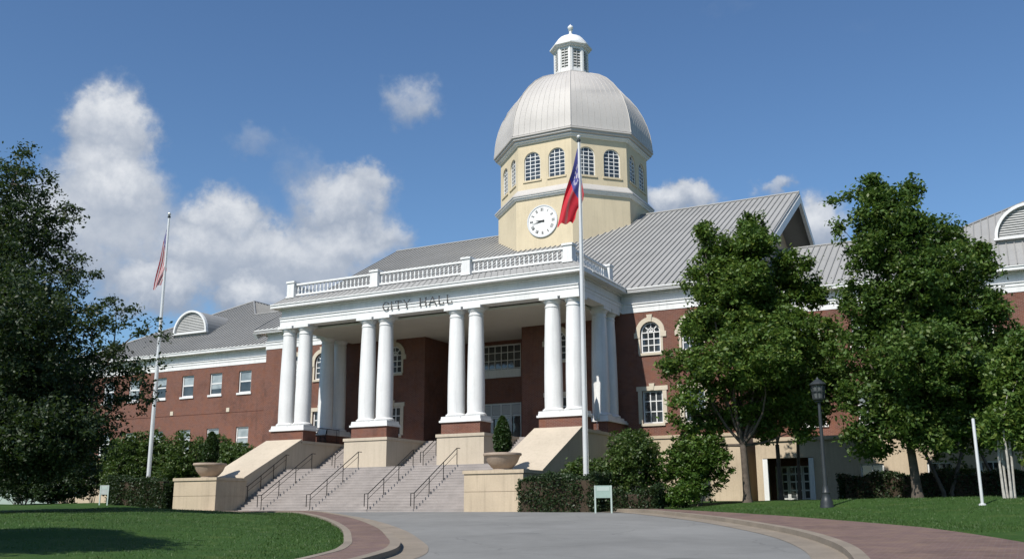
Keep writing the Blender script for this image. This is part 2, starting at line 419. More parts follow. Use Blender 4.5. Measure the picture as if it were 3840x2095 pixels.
strip('gutter', offs(K_L, .05), offs(K_L, .72), .022, M['concrete'])
strip('gutter', offs(K_R, -.72), offs(K_R, -.05), .022, M['concrete'])
strip('kerb', offs(K_L, -.20), offs(K_L, .06), .150, M['concrete'], .25)
strip('kerb', offs(K_R, -.06), offs(K_R, .20), .150, M['concrete'], .25)
strip('pavement', LAWN_L, offs(K_L, -.19), .138, M['paver'], .2)
strip('pavement', offs(K_R, .19), LAWN_R, .138, M['paver'], .2)
strip('pavement_edging', offs(LAWN_L, -.16), offs(LAWN_L, .05), .146, M['concrete'], .25)

# ------------------------------------------------------------------ city hall
HALL = tag(empty('city_hall', (0, 0, 0)), 'red brick city hall with white columned portico, grey metal roofs and domed clock tower', 'city hall')

def face(ox, oy, ang):
    """wall frame: p runs along the wall, d goes into the building; ang = heading of the outward normal"""
    nx_, ny_ = math.cos(ang), math.sin(ang); tx, ty = -ny_, nx_
    return lambda p, z, d=0.0: (ox + tx * p - nx_ * d, oy + ty * p - ny_ * d, z)
S_ = -math.pi / 2
FR = lambda y: face(0, y, S_)                     # facade facing the viewer, p = x

def b2(mb, fn, pa, pb, za, zb, d0, d1):
    vs = [fn(p, z, d) for d in (d0, d1) for p, z in ((pa, za), (pb, za), (pb, zb), (pa, zb))]
    return mb.add(vs, [(0, 1, 2, 3), (7, 6, 5, 4), (0, 4, 5, 1), (1, 5, 6, 2), (2, 6, 7, 3), (3, 7, 4, 0)])

def arc(c, zs, r, n=14, a0=0.0, a1=math.pi): return [(c + r * math.cos(a0 + (a1 - a0) * i / n), zs + r * math.sin(a0 + (a1 - a0) * i / n)) for i in range(n + 1)]

def wall(mb, fn, p0, p1, z0, z1, ops=(), rev=.24):
    ps = sorted({p0, p1} | {o[0] for o in ops} | {o[1] for o in ops}); zs = sorted({z0, z1} | {o[2] for o in ops} | {o[3] for o in ops})
    for i in range(len(ps) - 1):
        for j in range(len(zs) - 1):
            cp, cz = (ps[i] + ps[i + 1]) / 2, (zs[j] + zs[j + 1]) / 2
            if any(o[0] < cp < o[1] and o[2] < cz < o[3] for o in ops): continue
            mb.quad(fn(ps[i], zs[j]), fn(ps[i + 1], zs[j]), fn(ps[i + 1], zs[j + 1]), fn(ps[i], zs[j + 1]))
    for a, b, c, d, ar in ops:
        mb.quad(fn(a, c), fn(a, d if not ar else d - (b - a) / 2), fn(a, d if not ar else d - (b - a) / 2, rev), fn(a, c, rev))
        mb.quad(fn(b, c), fn(b, d if not ar else d - (b - a) / 2), fn(b, d if not ar else d - (b - a) / 2, rev), fn(b, c, rev))
        mb.quad(fn(a, c), fn(b, c), fn(b, c, rev), fn(a, c, rev))
        if not ar: mb.quad(fn(a, d), fn(b, d), fn(b, d, rev), fn(a, d, rev))
        else:
            r = (b - a) / 2; m_ = (a + b) / 2; A = arc(m_, d - r, r)
            for i in range(len(A) - 1):
                (pa, za), (pb, zb) = A[i], A[i + 1]
                mb.quad(fn(pa, za), fn(pb, zb), fn(pb, zb, rev), fn(pa, za, rev))
                mb.quad(fn(pa, za), fn(pb, zb), fn(pb, d), fn(pa, d))
    return mb

LOC = lambda p, z, d=0.0: (p, d, z)               # local window frame: x across, y into the wall, z up

def make_window(wd, ht, arch, nx_, nz_, fw=.09, mw=.045, surround=None, sill=True, glass='glass', sash=False, fan=True, drop=.5):
    """window in its own frame, origin at the middle of the sill; mesh = frame and glazing bars"""
    r = wd / 2; sp = ht - r if arch else ht; fr = MB(); d0, d1 = .10, .20
    b2(fr, LOC, -r, -r + fw, 0, sp, d0, d1); b2(fr, LOC, r - fw, r, 0, sp, d0, d1); b2(fr, LOC, -r + fw, r - fw, 0, fw, d0, d1)
    if arch:
        o, i_ = arc(0, sp, r), arc(0, sp, r - fw)
        for k in range(len(o) - 1): fr.prism([o[k], o[k + 1], i_[k + 1], i_[k]], LOC, d0, d1)
        b2(fr, LOC, -r + fw, r - fw, sp - mw / 2, sp + mw / 2, d0 + .02, d1 - .02)
        if fan:
            for a in (45, 90, 135):
                c, s = math.cos(math.radians(a)), math.sin(math.radians(a)); q = mw / 2; R1 = r - fw
                fr.prism([(-s * q, sp + c * q), (s * q, sp - c * q), (R1 * c + s * q, sp + R1 * s - c * q), (R1 * c - s * q, sp + R1 * s + c * q)], LOC, d0 + .03, d1 - .03)
            o, i_ = arc(0, sp, r * .45, 8), arc(0, sp, r * .45 - mw, 8)
            for k in range(8): fr.prism([o[k], o[k + 1], i_[k + 1], i_[k]], LOC, d0 + .03, d1 - .03)
        else:
            for k in range(1, nx_):
                x = -r + fw + (wd - 2 * fw) * k / nx_; h = math.sqrt(max(0, (r - fw) ** 2 - x * x)); b2(fr, LOC, x - mw / 2, x + mw / 2, sp, sp + h, d0 + .03, d1 - .03)
            h = .5 * (r - fw); q = math.sqrt((r - fw) ** 2 - h * h); b2(fr, LOC, -q, q, sp + h - mw / 2, sp + h + mw / 2, d0 + .035, d1 - .035)
    else: b2(fr, LOC, -r + fw, r - fw, ht - fw, ht, d0, d1)
    for k in range(1, nx_):
        x = -r + fw + (wd - 2 * fw) * k / nx_; b2(fr, LOC, x - mw / 2, x + mw / 2, fw, sp - (0 if arch else fw), d0 + .03, d1 - .03)
    for k in range(1, nz_):
        z = fw + (sp - fw) * k / nz_; q = mw * (1.6 if sash and k * 2 == nz_ else 1); b2(fr, LOC, -r + fw, r - fw, z - q / 2, z + q / 2, d0 + .036, d1 - .036)
    root = fr.build('window', M['white'])
    gl = MB()
    if arch: gl.add([LOC(p, z, .165) for p, z in [(-r + .02, .02), (r - .02, .02)] + arc(0, sp, r - .02)], [tuple(range(17))])
    else: gl.quad(LOC(-r + .02, .02, .165), LOC(r - .02, .02, .165), LOC(r - .02, ht - .02, .165), LOC(-r + .02, ht - .02, .165))
    gl.build('glass', M[glass], root, recalc=False)
    if sash: MB().quad(LOC(-r + .03, ht * (1 - drop), .160), LOC(r - .03, ht * (1 - drop), .160), LOC(r - .03, ht - .03, .160), LOC(-r + .03, ht - .03, .160)).build('blind', M['blind'], root, recalc=False)
    if sill: b2(MB(), LOC, -r - .12, r + .12, -.16, -.003, -.09, .22).build('sill', M['trim'] if sill is True else M[sill], root)
    if surround:
        sr = MB(); t = .30; q0, q1 = -.06, .06
        if arch:
            o, i_ = arc(0, sp, r + t, 18), arc(0, sp, r + .01, 18)
            for k in range(18): sr.prism([o[k], o[k + 1], i_[k + 1], i_[k]], LOC, q0, q1)
            for sgn in (-1, 1):
                xa, xb = sorted((sgn * (r + .01), sgn * (r + t + .10))); b2(sr, LOC, xa, xb, sp - .34, sp - .003, q0 - .015, q1)
                xa, xb = sorted((sgn * (r + .01), sgn * (r + .16))); b2(sr, LOC, xa, xb, .0, sp - .343, q0 + .02, q1)
            sr.prism([(-.11, sp + r + .0), (.11, sp + r + .0), (.19, sp + r + t + .16), (-.19, sp + r + t + .16)], LOC, q0 - .05, q1)
        else:
            for sgn in (-1, 1):
                xa, xb = sorted((sgn * (r + .01), sgn * (r + .27))); b2(sr, LOC, xa, xb, 0, ht - .003, q0, q1)
            b2(sr, LOC, -r - .36, r + .36, ht, ht + .27, q0 - .02, q1)
            sr.prism([(-.10, ht + .02), (.10, ht + .02), (.18, ht + .44), (-.18, ht + .44)], LOC, q0 - .06, q1)
        sr.build('surround', M['trim'], root)
    return root

class Placer:
    def __init__(s, proto): s.p = proto; s.used = False
    def __call__(s, loc, rz=0.0):
        o = copy_tree(s.p, HALL) if s.used else s.p
        if not s.used: o.parent = HALL; s.used = True
        o.location = loc; o.rotation_euler.z = rz; return o

ZE, ZC0, ZC1 = 12.17, 13.38, 13.64                 # architrave underside, fascia underside, fascia top
WY, GY = 6.9, 11.8                                 # main wall plane, wing wall plane
# ---- brick walls with real openings
arch_x = [12.8, 15.45]; port_x = [6.4]
main_ops = []
for x in arch_x + port_x:
    main_ops += [(x - .65, x + .65, 9.55, 11.5, True), (x - .65, x + .65, 5.2, 7.2, False)]
mir = lambda ops: [(-b, -a, c, d, ar) for a, b, c, d, ar in ops]
mb = MB()
wall(mb, FR(WY), 3.8, 18.2, 4.4, ZE + .3, main_ops); wall(mb, FR(WY), -18.2, -3.8, 4.4, ZE + .3, mir(main_ops))
for s in (-1, 1):
    fn = face(s * 18.2, 0, 0 if s > 0 else math.pi)
    wall(mb, fn, WY if s > 0 else -44, 44 if s > 0 else -WY, 4.4, ZE + .3)
    fn = face(s * 3.8, 0, math.pi if s > 0 else 0)
    mb.quad((s * 3.8, WY, 4.3), (s * 3.8, 11, 4.3), (s * 3.8, 11, 12.05), (s * 3.8, WY, 12.05))
wall(mb, FR(11.0), -3.8, 3.8, 4.3, 12.05, [(-1.65, 1.65, 9.3, 11.7, False), (-1.65, 1.65, 4.3, 7.5, False)], .3)
mb.quad((-18.2, 44, 0), (18.2, 44, 0), (18.2, 44, 12.4), (-18.2, 44, 12.4))
mb.build('brick_wall', M['brick'], HALL)
wing_x = [24.75, 28.0, 31.25, 34.5, 37.75, 41.0, 44.25]; near_x = [21.5]
for s in (-1, 1):
    ops = []
    for x in wing_x + near_x: ops += [(s * x - .68, s * x + .68, 9.78, 11.62, False)] + ([(s * x - .68, s * x + .68, 5.1, 6.95, False)] if True else [])
    mb = MB(); a, b = sorted((s * 18.2, s * 46.2)); wall(mb, FR(GY), a, b, 4.4, ZE + .3, ops)
    fn = face(s * 46.2, 0, 0 if s > 0 else math.pi); wall(mb, fn, GY if s > 0 else -60, 60 if s > 0 else -GY, 0, ZE + .3)
    mb.quad((s * 23.4, 26, 0), (s * 23.4, 60, 0), (s * 23.4, 60, ZE + .3), (s * 23.4, 26, ZE + .3))
    mb.quad((s * 18.2, 26.6, 0), (s * 23.4, 26.6, 0), (s * 23.4, 26.6, ZE + .3), (s * 18.2, 26.6, ZE + .3))
    mb.build('brick_wall', M['brick'], HALL)
    # thin string course between the storeys and the small ornaments on it
    b2(MB(), FR(GY), a + .3, b - .02, 8.20, 8.30, -.03, .02).build('string_course', M['brick'], HALL)
    for x in (26.4, 32.86, 39.4):
        od = MB(); od.prism([(.24 * math.cos(k * math.pi / 4) * (1 if k % 2 else .72), .24 * math.sin(k * math.pi / 4) * (1 if k % 2 else .72)) for k in range(8)], lambda p, q, t: (s * x + p, GY + t, 8.42 + q), -.07, .0)
        od.build('wall_ornament', M['trim'], HALL)
# ---- stone base storey
for s in (-1, 1):
    mb = MB()
    a, b = sorted((s * 11.25, s * 18.26)); mb.box(a, b, WY - .06, WY + .3, -.6, 4.25)
    mb.box(a, b, WY - .13, WY + .3, 4.253, 4.44)
    a, b = sorted((s * 18.0, s * 18.26)); mb.box(a, b, WY + .303, GY, -.6, 4.25)
    a, b = sorted((s * 26.0, s * 46.26)); mb.box(a, b, GY - .06, GY + .3, -.6, 4.25); mb.box(a, b, GY - .13, GY + .3, 4.253, 4.44)
    mb.build('stone_base', M['cast'], HALL)
# ---- ground-floor entrance wings in cream stone (the one beyond the right-hand trees and its mirror image)
ent_win = Placer(make_window(1.25, 1.5, False, 2, 2, sill='cast', glass='glass'))
for s in (-1, 1):
    mb = MB(); fn = FR(7.6)
    a, b = sorted((s * 18.75, s * 32.5))
    o1 = tuple(sorted((s * 19.15, s * 22.0))) + (-.6, 2.94, False)
    ops = [o1] + [(s * x - .625, s * x + .625, 1.0, 2.5, False) for x in (25.15, 28.6, 31.2)]
    wall(mb, fn, a, b, -.6, 3.9, ops, .3)
    mb.quad((a, 7.6, -.6), (a, GY, -.6), (a, GY, 3.9), (a, 7.6, 3.9)); mb.quad((b, 7.6, -.6), (b, GY, -.6), (b, GY, 3.9), (b, 7.6, 3.9))
    mb.box(a - .08, b + .08, 7.5, GY + .2, 3.9, 4.12)
    mb.build('entrance_wing_wall', M['cast'], HALL)
    for x in (25.15, 28.6, 31.2): ent_win((s * x, 7.6, 1.0))
    rb = MB(); xa, xb = o1[0], o1[1]
    rb.quad((xa, 7.9, -.6), (xa, 9.6, -.6), (xa, 9.6, 2.94), (xa, 7.9, 2.94)); rb.quad((xb, 7.9, -.6), (xb, 9.6, -.6), (xb, 9.6, 2.94), (xb, 7.9, 2.94))
    rb.quad((xa, 9.6, -.6), (xb, 9.6, -.6), (xb, 9.6, 2.94), (xa, 9.6, 2.94)); rb.quad((xa, 7.9, 2.94), (xb, 7.9, 2.94), (xb, 9.6, 2.94), (xa, 9.6, 2.94))
    rb.build('porch_recess', M['brick'], HALL)
    for e in (xa - .02, xb - .26): b2(MB(), fn, e, e + .28, -.5, 2.9, -.05, .18).build('white_jamb', M['white'], HALL)
    dr = MB(); fd = FR(9.45); w_ = (xb - xa); m_ = (xa + xb) / 2
    for p0_, p1_ in ((xa + .28, m_ - .42), (m_ - .40, m_ + .40), (m_ + .42, xb - .28)):
        b2(dr, fd, p0_, p0_ + .08, .12, 2.55, 0, .08); b2(dr, fd, p1_ - .08, p1_, .12, 2.55, 0, .08)
        for z in (.12, .62, 1.1, 1.6, 2.05, 2.47): b2(dr, fd, p0_ + .08, p1_ - .08, z, z + .08, .005, .07)
        b2(dr, fd, (p0_ + p1_) / 2 - .03, (p0_ + p1_) / 2 + .03, .2, 2.47, .008, .066)
    d_ = dr.build('glazed_door', M['door'], HALL)
    MB().quad(fd(xa + .3, .15, .05), fd(xb - .3, .15, .05), fd(xb - .3, 2.5, .05), fd(xa + .3, 2.5, .05)).build('glass', M['glass'], d_, recalc=False)
# ---- windows
wA = Placer(make_window(1.3, 1.95, True, 3, 3, mw=.06, surround=True)); wB = Placer(make_window(1.3, 2.0, False, 3, 3, mw=.06, surround=True))
for s in (-1, 1):
    for x in arch_x + port_x: wA((s * x, WY, 9.55)); wB((s * x, WY, 5.2))
SASH = [Placer(make_window(1.36, 1.845, False, 1, 2, fw=.10, mw=.07, sash=True, sill='white', drop=d)) for d in (.5, .72, .36, .93)]
for s in (-1, 1):
    for i, x in enumerate(wing_x + near_x): SASH[(0, 1, 0, 2, 1, 0, 3, 0)[i]]((s * x, GY, 9.78)); SASH[(1, 0, 3, 0, 2, 0, 0, 1)[i]]((s * x, GY, 5.1))
# recess window with its white panel, and the entrance doors
wr = make_window(3.3, 2.4, False, 6, 4, fw=.10, mw=.05, sill=False); wr.parent = HALL; wr.location = (0, 11.0, 9.3)
pn = MB(); fn = FR(11.0); b2(pn, fn, -1.55, 1.55, 9.32, 9.9, .06, .098)
for k in range(5): b2(pn, fn, -1.5 + k * .62, -1.5 + k * .62 + .5, 9.42, 9.8, .04, .058)
pn.build('window_panel', M['white'], HALL)
fn = FR(11.05); df = MB()
for p in (-1.65, -.85, -.06, .73, 1.53): b2(df, fn, p, p + .12, 4.48, 7.5, .05, .2)
for z in (4.48, 6.55, 7.38): b2(df, fn, -1.5, 1.5, z, z + .12, .07, .18)
dfo = df.build('door_frame', M['door'], HALL)
MB().quad(fn(-1.6, 4.5, .14), fn(1.6, 4.5, .14), fn(1.6, 7.45, .14), fn(-1.6, 7.45, .14)).build('glass', M['glass'], dfo, recalc=False)
for s in (-1, 1):
    dl = MB(); xa, xb = sorted((s * .08, s * .72))
    b2(dl, fn, xa, xa + .10, 4.62, 6.52, .03, .11); b2(dl, fn, xb - .10, xb, 4.62, 6.52, .03, .11)
    for z in (4.62, 5.45, 6.40): b2(dl, fn, xa + .1, xb - .1, z, z + .12, .03, .11)
    dd = dl.build('door', M['door'], HALL)
    b2(MB(), fn, s * .16 - .02, s * .16 + .02, 5.35, 5.75, -.05, .025).build('handle', M['iron'], dd)
pn = MB()
for k in range(4): b2(pn, fn, -1.52 + k * .79, -1.52 + k * .79 + .66, 6.7, 7.35, .09, .13)
pn.build('transom_panel', M['louver'], HALL)

# ---- entablatures (architrave, taenia, recessed frieze, cornice)
def entab(mb, fn, a, b, deep=.8, dz=0.0):
    ZE = 12.17 - dz; ZC0 = 13.38 - dz
    b2(mb, fn, a, b, ZE, ZE + .34, 0, deep); b2(mb, fn, a, b, ZE + .34, ZE + .54, -.035, deep); b2(mb, fn, a, b, ZE + .54, ZE + .60, -.09, deep)
    b2(mb, fn, a, b, ZE + .60, ZC0 - .10, .12, deep); b2(mb, fn, a, b, ZC0 - .10, ZC0, -.04, deep)
def corn(mb, fn, a, b, deep=.8): b2(mb, fn, a, b, ZC0, ZC1 - .07, -.50, deep); b2(mb, fn, a, b, ZC1 - .07, ZC1, -.55, deep)
mb = MB(); f0 = FR(0.0); entab(mb, f0, -11, 11, .9)
for s in (-1, 1):
    fs = face(s * 10.998, 0, 0 if s > 0 else math.pi); p0_, p1_ = (.903, WY + .1) if s > 0 else (-WY - .1, -.903)
    entab(mb, fs, p0_, p1_, .9)
mb.build('portico_entablature', M['white'], HALL)
mb = MB(); corn(mb, f0, -11.5, 11.5, .9)
for s in (-1, 1):
    fs = face(s * 10.998, 0, 0 if s > 0 else math.pi); p0_, p1_ = (.903, WY + .1) if s > 0 else (-WY - .1, -.903); corn(mb, fs, p0_, p1_, .9)
mb.build('portico_cornice', M['white'], HALL)
for s in (-1, 1):
    mb = MB(); f = FR(WY - .03); a, b = sorted((s * 10.9, s * 18.25)); entab(mb, f, a, b, .5, .004)
    fs = face(s * 18.23, 0, 0 if s > 0 else math.pi); p0_, p1_ = (WY + .475, 44) if s > 0 else (-44, -WY - .475); entab(mb, fs, p0_, p1_, .4)
    mb.build('entablature', M['white'], HALL)
    mb = MB(); a, b = sorted((s * 11.51, s * 19.0)); corn(mb, f, a, b, .5); mb.build('cornice', M['white'], HALL)
    mb = MB(); f = FR(GY - .03); a, b = sorted((s * 18.7, s * 46.25)); entab(mb, f, a, b, .5); mb.build('entablature', M['white'], HALL)
    mb = MB(); a, b = sorted((s * 19.03, s * 46.7)); corn(mb, f, a, b, .5); mb.build('cornice', M['white'], HALL)
    # downpipe in the corner of wing and main block
    MB().tube([(s * 18.62, GY - .14, 0), (s * 18.62, GY - .14, 12.1)], .075, 8).build('downpipe', M['downpipe'], HALL)
# porch ceiling
mb = MB(); mb.box(-10.1, 10.1, .9, WY, 11.97, 12.1); mb.box(-3.79, 3.79, WY, 11.0, 11.965, 12.095); mb.build('portico_ceiling', M['ceiling'], HALL)

# ---- lettering
def letter(mb, ch, x, h, w_):
    t = h * .13; th = h * .07; y0, y1 = -.10, -.055; zb = ZE + .30
    def st(ax, az, bx, bz, tt): 
        dx, dz = bx - ax, bz - az; L = math.hypot(dx, dz); qx, qz = -dz / L * tt / 2, dx / L * tt / 2
        mb.prism([(x + ax + qx, zb + az + qz), (x + ax - qx, zb + az - qz), (x + bx - qx, zb + bz - qz), (x + bx + qx, zb + bz + qz)], lambda p, q, d: (p, d, q), y0, y1)
    sf = h * .10
    def serif(px, pz): st(px - sf, pz, px + sf, pz, th * .8)
    if ch == 'I': st(w_ / 2, 0, w_ / 2, h, t); serif(w_ / 2, th / 2); serif(w_ / 2, h - th / 2)
    if ch == 'T': st(w_ / 2, 0, w_ / 2, h, t); st(0, h - th / 2, w_, h - th / 2, th); st(th / 2, h, th / 2, h * .78, th); st(w_ - th / 2, h, w_ - th / 2, h * .78, th); serif(w_ / 2, th / 2)
    if ch == 'Y': st(w_ / 2, 0, w_ / 2, h * .48, t); st(w_ / 2, h * .45, t / 2, h, t * .9); st(w_ / 2, h * .45, w_ - t / 2, h, th); serif(t / 2, h - th / 2); serif(w_ - t / 2, h - th / 2); serif(w_ / 2, th / 2)
    if ch == 'H':
        for px in (t / 2, w_ - t / 2): st(px, 0, px, h, t); serif(px, th / 2); serif(px, h - th / 2)
        st(t, h * .52, w_ - t, h * .52, th)
    if ch == 'A': st(0, 0, w_ / 2, h, th); st(w_ / 2, h, w_, 0, t); st(w_ * .22, h * .36, w_ * .78, h * .36, th); serif(0, th / 2); serif(w_, th / 2)
    if ch == 'L': st(t / 2, 0, t / 2, h, t); st(0, th / 2, w_, th / 2, th); st(w_ - th / 2, 0, w_ - th / 2, h * .24, th); serif(t / 2, h - th / 2)
    if ch == 'C':
        n = 14; a0, a1 = math.radians(42), math.radians(318)
        for i in range(n):
            aa, ab = a0 + (a1 - a0) * i / n, a0 + (a1 - a0) * (i + 1) / n; k = .55 + .45 * abs(math.cos((aa + ab) / 2))
            st(w_ * .55 + w_ * .48 * math.cos(aa), h / 2 + h * .48 * math.sin(aa), w_ * .55 + w_ * .48 * math.cos(ab), h / 2 + h * .48 * math.sin(ab), t * k)
        st(w_ * .9, h * .62, w_ * .9, h * .86, th); st(w_ * .9, h * .14, w_ * .9, h * .36, th)
for ch, x, w_ in (('C', -2.58, .5), ('I', -1.97, .16), ('T', -1.62, .48), ('Y', -1.0, .52), ('H', .22, .5), ('A', .90, .52), ('L', 1.60, .38), ('L', 2.20, .38)):
    LT = MB(); letter(LT, ch, x, .52, w_ * .95); LT.build('letter', M['bronze'], HALL)

# ---- columns on pedestals
def column_proto():
    prof = [(.525, 5.66), (.535, 6.2), (.53, 7.6), (.505, 9.2), (.465, 10.8), (.44, 11.5), (.44, 11.55), (.475, 11.57), (.475, 11.62), (.44, 11.64), (.44, 11.76), (.47, 11.79), (.55, 11.94), (.56, 11.98)]
    c = MB().lathe(prof, 32); c.box(-.60, .60, -.60, .60, 11.98, ZE)
    o = c.build('column', M['white'], smooth=True)
    b = MB().lathe([(.60, 5.52), (.645, 5.56), (.655, 5.60), (.645, 5.64), (.585, 5.67), (.565, 5.70), (.53, 5.72)], 32); b.box(-.665, .665, -.665, .665, 5.40, 5.52)
    b.build('column_base', M['white'], o, smooth=True); return o
cp = Placer(column_proto())
def pedestal(x0, x1, y0, y1):
    p = MB().box(x0, x1, y0, y1, 4.48, 5.17).build('pedestal', M['brick'], HALL)
    s = MB().box(x0 - .10, x1 + .10, y0 - .10, y1 + .10, 5.17, 5.29); s.box(x0 - .03, x1 + .03, y0 - .03, y1 + .03, 5.29, 5.40); s.build('plinth', M['white'], p)
for c in (-9.79, -3.3, 3.3, 9.79):
    pedestal(c - 1.33, c + 1.33, -.20, 1.12)
    for q in (-.68, .68): cp((c + q, .46, 0))
for s in (-1, 1):
    a, b = sorted((s * 9.7, s * 11.06)); pedestal(a, b, 3.75, 6.86)
    for y in (4.45, 5.85): cp((s * 10.38, y, 0))
# ---- podium blocks under the pedestals, porch floor
def block(x0, x1, y0, y1, name='podium_block'):
    o = MB().box(x0, x1, y0, y1, -.5, 4.30).build(name, M['podium'], HALL)
    MB().box(x0 - .06, x1 + .06, y0 - .06, y1, 4.303, 4.478).build('coping', M['podium'], o)
for s in (-1, 1):
    a, b = sorted((s * 1.8, s * 5.0)); block(a, b, -.40, 4.0)
    a, b = sorted((s * 8.35, s * 11.2)); block(a, b, -.40, WY - .1)
MB().box(-8.345, 8.345, 4.0, 11.0, 4.2, 4.474).build('porch_floor', M['steps'], HALL)

# ---- skirt roof and balustrade over the portico
mb = MB()
o = [(-11.5, -.5), (11.5, -.5), (11.5, WY), (-11.5, WY)]; i_ = [(-10.75, .10), (10.75, .10), (10.75, WY), (-10.75, WY)]
mb.add([(x, y, ZC1 + .003) for x, y in o] + [(x, y, 14.12) for x, y in i_], [(0, 1, 5, 4), (1, 2, 6, 5), (3, 0, 4, 7), (4, 5, 6, 7)])
for k in range(52):
    x = -11.2 + k * .439; mb.tube([(x, -.48, ZC1 + .03), (x * .955, .10, 14.15)], .03, 4)
for s in (-1, 1):
    for k in range(15): mb.tube([(s * 11.48, .1 + k * .44, ZC1 + .03), (s * 10.75, .35 + k * .44, 14.15)], .03, 4)
mb.build('portico_roof', M['roof'], HALL)
BX = (-10.3, -3.44, 3.44, 10.3)
pier_m = MB().box(-.29, .29, -.29, .29, 0, 1.02); pier_m.box(-.35, .35, -.35, .35, 1.02, 1.15); pier_m.box(-.34, .34, -.34, .34, 0, .12)
pr = Placer(pier_m.build('balustrade_pier', M['white']))
for x in BX: pr((x, .34, 14.12))
for s in (-1, 1): pr((s * 10.3, 6.2, 14.12))
balu = MB().lathe([(.055, 0), (.055, .08), (.035, .10), (.062, .26), (.045, .42), (.034, .50), (.05, .56), (.05, .60)], 8).build('baluster', M['white'])
bused = False
def rails(p, q, n):
    global bused
    p, q = Vector(p), Vector(q); d = (q - p).normalized(); t = Vector((-d.y, d.x, 0))
    mb = MB()
    for z0, z1, hw in ((.14, .26, .10), (.86, .98, .12)):
        vs = [tuple(e + t * sg * hw + Vector((0, 0, z))) for z in (z0, z1) for e, sg in ((p, -1), (q, -1), (q, 1), (p, 1))]
        mb.add(vs, [(0, 3, 2, 1), (4, 5, 6, 7), (0, 1, 5, 4), (1, 2, 6, 5), (2, 3, 7, 6), (3, 0, 4, 7)])
    R_ = mb.build('balustrade', M['white'], HALL)
    for k in range(n):
        e = p + (q - p) * (k + .5) / n; b = balu if not bused else balu.copy()
        if bused: COL.objects.link(b)
        bused = True; b.parent = R_; b.location = (e.x, e.y, e.z + .26)
for a, b in zip(BX[:-1], BX[1:]): rails((a + .30, .34, 14.12), (b - .30, .34, 14.12), 20)
for s in (-1, 1): rails((s * 10.3, .64, 14.12), (s * 10.3, 5.9, 14.12), 17)

# ---- roofs (standing seams run up the slope)
def slab(mb, A, B, C_, D, t=.22):
    up = Vector((0, 0, t)); v = [Vector(p) for p in (A, B, C_, D)]
    mb.add([tuple(p) for p in v] + [tuple(p - up) for p in v], [(0, 1, 2, 3), (7, 6, 5, 4), (0, 4, 5, 1), (1, 5, 6, 2), (2, 6, 7, 3), (3, 7, 4, 0)])
def seam(mb, p, q, hw=.03, h=.075):
    p, q = Vector(p), Vector(q); d = (q - p).normalized(); t = d.cross(Vector((0, 0, 1))).normalized() * hw; n_ = t.cross(d).normalized() * h
    if n_.z < 0: n_ = -n_
    mb.add([tuple(x) for x in (p - t, p + t, q + t, q - t, p - t + n_, p + t + n_, q + t + n_, q - t + n_)], [(0, 1, 5, 4), (1, 2, 6, 5), (2, 3, 7, 6), (3, 0, 4, 7), (4, 5, 6, 7)])
RY, RZ = 25.5, 24.45; EY = WY - .55; EZ = ZC1 + .02
mb = MB(); slab(mb, (-19.1, EY, EZ), (19.1, EY, EZ), (19.1, RY, RZ), (-19.1, RY, RZ)); slab(mb, (19.1, 2 * RY - EY, EZ), (-19.1, 2 * RY - EY, EZ), (-19.1, RY, RZ), (19.1, RY, RZ))
main_roof = mb.build('roof', M['roof'], HALL)
mb = MB()
for k in range(86):
    x = -19.0 + k * .447; seam(mb, (x, EY, EZ), (x, RY, RZ))
mb.tube([(-19.1, RY, RZ + .03), (19.1, RY, RZ + .03)], .10, 6)
mb.build('standing_seams', M['seam'], main_roof)
for s in (-1, 1):                                  # gable walls, raking boards
    mb = MB(); mb.prism([(WY + .1, 12.4), (2 * RY - WY - .1, 12.4), (2 * RY - WY - .1, EZ - .1), (RY, RZ - .5), (WY + .1, EZ - .1)], lambda p, q, t: (t, p, q), s * 16.6, s * 16.95)
    xa, xb = sorted((s * 16.96, s * 18.7)); mb.box(xa, xb, WY + .4, 2 * RY - WY - .4, 13.3, 13.66)
    mb.build('gable_wall', M['cast'], HALL)
    mb = MB()
    for e in (EY, 2 * RY - EY):
        for x0, x1, t in ((s * 19.16, s * 18.90, .62),):
            mb.prism([(e, EZ - .24), (RY, RZ - .24), (RY, RZ - .24 - t), (e + (1 if e < RY else -1) * .3, EZ - .24 - t + .2)], lambda p, q, d: (d, p, q), x0, x1)
    mb.build('raking_cornice', M['white'], HALL)
PX, PY, PZ, RWY = 34.8, 23.3, 20.7, 19.0; GE = GY - .55; gs = (PZ - EZ) / (PY - GE); zat = lambda y: EZ + gs * (y - GE)
